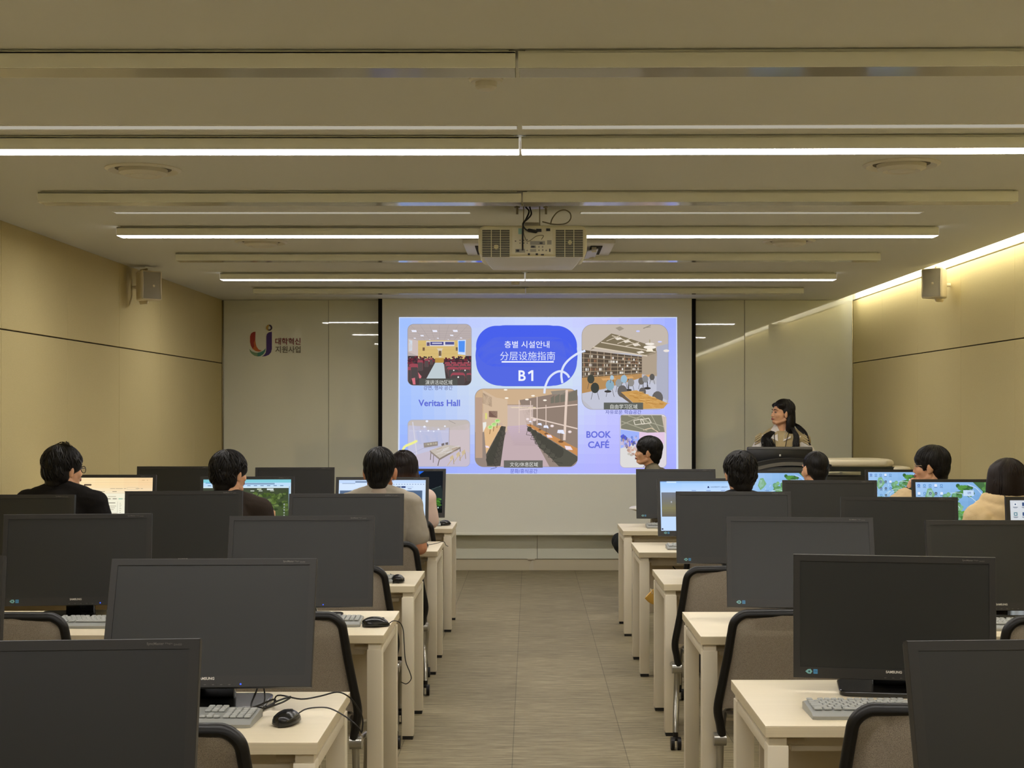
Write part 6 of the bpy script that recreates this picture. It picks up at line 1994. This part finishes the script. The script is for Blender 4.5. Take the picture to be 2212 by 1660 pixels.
# 9 woman in the cream hoodie
M_HOOD = cloth('hoodie_cream', (226, 200, 154), bump=(200, 0.3))
def hair9(cap, loose, H, P, rng):
    E = lambda c, r: cap.ellip(c, r, n=22, k=16, M=H)
    E((0, -0.016, 0.036), (0.097, 0.110, 0.090)); E((0, -0.054, -0.02), (0.104, 0.066, 0.085)); E((0, -0.056, -0.075), (0.104, 0.058, 0.05))
    for q in (-1, 1):
        E((q * 0.084, -0.004, -0.015), (0.024, 0.055, 0.08)); E((q * 0.086, 0.0, -0.085), (0.026, 0.05, 0.055))
    for k in range(220):
        az = PI + (rng.random() - 0.5) * 3.9
        x = math.sin(az) * 0.103; yq = math.cos(az) * 0.112 - 0.014
        loose.tube(catmull([H @ Vector((x * 0.2, yq * 0.25 - 0.02, 0.124)), H @ Vector((x * 0.85, yq * 0.85, 0.080)), H @ Vector((x * 1.03, yq * 1.02, 0.0)), H @ Vector((x * 1.08, yq * 1.05, -0.06)), H @ Vector((x * 1.02, yq * 1.0, -0.125 - 0.02 * rng.random()))], 4), [0.0035] * 14 + [0.003, 0.002, 0.001], 5)
    for x in (-0.062, -0.052, -0.066, 0.05, 0.06, 0.056):
        e = rng.random() * 0.05
        loose.tube(catmull([H @ Vector((x, -0.11, -0.07)), H @ Vector((x * 1.1, -0.185, -0.13)), H @ Vector((x * 0.9, -0.205, -0.20 - e)), H @ Vector((x * 0.3, -0.205, -0.26 - e)), H @ Vector((x * -0.2, -0.20, -0.27 - e))], 6), 0.0016, 5)
def hood(m, P, sh, J, nb, w):
    for k in range(15):
        u = k / 14 * 2 - 1
        d = 1 - u * u
        m.ellip(P(1.0, u * 0.150, 0.005 - 0.115 * d, 0.012 - 0.030 * d), (0.042, 0.040, 0.050), n=14, k=10)
        m.ellip(P(1.0, u * 0.122, 0.010 - 0.105 * d, 0.062 - 0.012 * d), (0.034, 0.030, 0.042), n=14, k=10)
    for k in range(11):
        u = k / 10 * 2 - 1
        d = 1 - u * u
        m.ellip(P(0.88, u * 0.15, -0.070 - 0.045 * d, -0.02 - 0.080 * d), (0.050, 0.044, 0.070), n=14, k=10)
def ex9(t, body, H, P, sh, J, nb, w):
    m = MB()
    m.tube(catmull([P(0.96, -0.200, -0.055, -0.03), P(0.84, -0.145, -0.150, -0.02), P(0.68, -0.05, -0.175), P(0.63, 0.03, -0.178), P(0.70, 0.11, -0.165), P(0.92, 0.20, -0.07)], 6), 0.0026, 5)
    m.build('hood_seam', mat('hood_seam_brown', (150, 120, 84), rough=0.9), t)
build_person('woman in a cream hoodie with dark brown hair seated by the right wall', 2.630, 7.58, 0, 6, 1.290, {'style': 'long', 'build': hair9, 'mat': M_HAIRB}, shirt=dict(name='hoodie', mat=M_HOOD, ease=0.026, extra=hood, wrinkle=(12, 0.006)), lean=8, extra=ex9, seed=71, width=0.98)
# 10 presenter
M_KNIT = cloth('knit_vest_beige', (186, 168, 128), bump=(260, 0.5))
M_SHIRTW = cloth('shirt_white', (232, 226, 220))
def hair10(cap, loose, H, P, rng):
    E = lambda c, r, rot=None: cap.ellip(c, r, rot=rot, n=22, k=16, M=H)
    E((0.004, -0.022, 0.044), (0.084, 0.098, 0.084)); E((0, -0.060, -0.01), (0.080, 0.050, 0.10)); E((0, -0.070, -0.12), (0.085, 0.042, 0.11))
    for q in (-1, 1):
        E((q * 0.070, -0.030, 0.012), (0.018, 0.048, 0.056)); E((q * 0.072, -0.048, -0.08), (0.024, 0.036, 0.09))
        E((q * 0.058, 0.030, 0.062), (0.024, 0.046, 0.030), (0, q * R(38), 0))
    # curtains: behind both ears, down over the chest on either side and down the back
    HI = H.inverted()
    for k in range(260):
        q = -1 if k % 2 else 1
        f = rng.random()
        az = q * (1.75 + 1.35 * f)
        x = math.sin(az) * 0.084; yq = math.cos(az) * 0.098 - 0.020
        p0 = H @ Vector((q * 0.004, -0.01 - 0.05 * f, 0.127)); p1 = H @ Vector((x * 0.86, yq * 0.80, 0.085)); p2 = H @ Vector((x * 1.0, yq, -0.01)); p3 = H @ Vector((x * 1.05, yq * 1.0, -0.11))
        if f < 0.55:      # front curtain, in the body's frame
            fy = 0.105 + 0.025 * rng.random()
            if q > 0:
                p4 = P(0.93, 0.105 + 0.05 * rng.random() - 0.06 * f, fy - 0.015); p5 = P(0.78, 0.075 + 0.09 * rng.random() - 0.05 * f, fy + 0.018)
                p6 = P(0.62 - 0.10 * rng.random(), 0.03 + 0.12 * rng.random(), fy + 0.016)
            else:
                p4 = P(0.93, -0.110 - 0.04 * rng.random(), fy - 0.03); p5 = P(0.78, -0.105 - 0.055 * rng.random(), fy + 0.012); p6 = P(0.64 - 0.08 * rng.random(), -0.085 - 0.07 * rng.random(), fy + 0.012)
        else:
            p4 = P(0.98, q * 0.08 * rng.random() - 0.02, -0.105); p5 = P(0.80, q * 0.12 * rng.random() - 0.03, -0.125); p6 = P(0.62, q * 0.14 * rng.random() - 0.04, -0.125)
        pts = catmull([p0, p1, p2, p3, p4, p5, p6], 5)
        n = len(pts)
        loose.tube(pts, [0.0052 * min(1, 0.5 + i / 5) * (1.0 if i < n * 0.72 else max(0.15, (n - i) / (n * 0.28))) for i in range(n)], 5)
    # long fall to the shoulder on her far side
    for k in range(70):
        f = rng.random()
        a0 = H @ Vector((0.02 * f, -0.05, 0.125)); a1 = H @ Vector((0.03 * f - 0.01, -0.108, 0.06)); a2 = H @ Vector((0.03 * f - 0.01, -0.122, -0.06))
        b1 = P(0.99, -0.11 - 0.05 * f, -0.02 + 0.05 * f, 0.05); b2 = P(0.90, -0.17 - 0.05 * f, 0.0 + 0.04 * f, 0.03); b3 = P(0.76, -0.235 - 0.02 * rng.random(), 0.02 + 0.05 * f)
        pts = catmull([a0, a1, a2, b1, b2, b3], 5); n = len(pts)
        loose.tube(pts, [0.0055 * (1.0 if i < n * 0.7 else max(0.12, (n - i) / (n * 0.3))) for i in range(n)], 5)
def ex10(t, body, H, P, sh, J, nb, w):
    m = MB()
    g = 0.034
    m.ellip(P(0.03), (0.168 * w + g, 0.122 + g, 0.12 + g), n=22, k=14); m.ellip(P(0.30), (0.146 * w + g, 0.106 + g, 0.16 + g), n=22, k=14)
    m.ellip(P(0.66), (0.166 * w + g, 0.114 + g, 0.17 + g * .6), n=22, k=14); m.ellip(P(0.80, 0, -0.004), (0.152 * w + g, 0.098 + g, 0.095 + g * .6), n=22, k=14)
    for q in (-1, 1):
        m.capsule(P(1.0, q * 0.060, -0.012), P(0.875, q * 0.130, -0.008), 0.054, 0.066)
        m.capsule(P(0.885, q * 0.075, -0.008), P(0.815, q * 0.176, -0.006), 0.068, 0.072)
    link('knit_vest', fuse(m, 'knit_vest', M_KNIT, 0.008, 2, wrinkle=(14, 0.003)), t)
    for q in (-1, 1):
        mm = MB()
        for k in range(11):
            a = 0.0 + PI * k / 10
            c = P(0.795, q * 0.212, -0.006)
            u = Vector((0, math.cos(a), math.sin(a)))
            mm.capsule(c + u * 0.076 + Vector((-q * 0.018, 0, 0.010)), c + u * 0.069 + Vector((q * 0.022, 0, -0.012)), 0.006, 0.006, n=8)
        mm.build('armhole_rib', mat('knit_rib', (196, 180, 142), rough=0.95, spec=0.1), t)
    mm = MB()
    for q in (-1, 1):
        a, b_, c_, d_ = P(1.03, q * 0.050, 0.035, 0.0), P(1.02, q * 0.072, 0.02, -0.01), P(0.885, q * 0.085, 0.115), P(0.83, q * 0.022, 0.138)
        e_ = P(0.95, q * 0.030, 0.098)
        off = Vector((0, 0.006, 0))
        mm.add([a, b_, c_, d_, e_, a + off, b_ + off, c_ + off, d_ + off, e_ + off], [(0, 1, 2, 3, 4), (9, 8, 7, 6, 5), (0, 1, 6, 5), (1, 2, 7, 6), (2, 3, 8, 7), (3, 4, 9, 8), (4, 0, 5, 9)])
    mm.build('shirt_collar', M_SHIRTW, t, smooth=None)
    mm = MB()
    for q in (-1, 1):
        mm.tube(catmull([P(1.02, q * 0.060, -0.01, 0.0), P(0.96, q * 0.062, 0.085), P(0.82, q * 0.050, 0.146), P(0.60, q * 0.032, 0.160), P(0.40, q * 0.006, 0.150)], 6), 0.0034, 6)
    mm.box(P(0.33, 0, 0.150), (0.06, 0.004, 0.09), bevel=0.001)
    mm.build('lanyard', mat('lanyard_black', (26, 24, 24), rough=0.7), t)
build_person('woman with long black hair in a beige knit vest standing behind the lectern', 2.235, 12.30, 163, 106, 1.652, {'style': 'long', 'build': hair10}, sit=False, shf=(0.835, 0.165), shirt=dict(name='white_shirt', mat=M_SHIRTW, ease=0.016), lean=-1, head_pitch=5, extra=ex10, seed=90, width=0.92, hscale=0.97, voxel=0.0045,
    arms={'R': ((0.262, 0.03, 1.13), (0.22, 0.22, 1.06)), 'L': ((-0.262, 0.03, 1.13), (-0.22, 0.22, 1.06))}, trousers=(50, 48, 50))
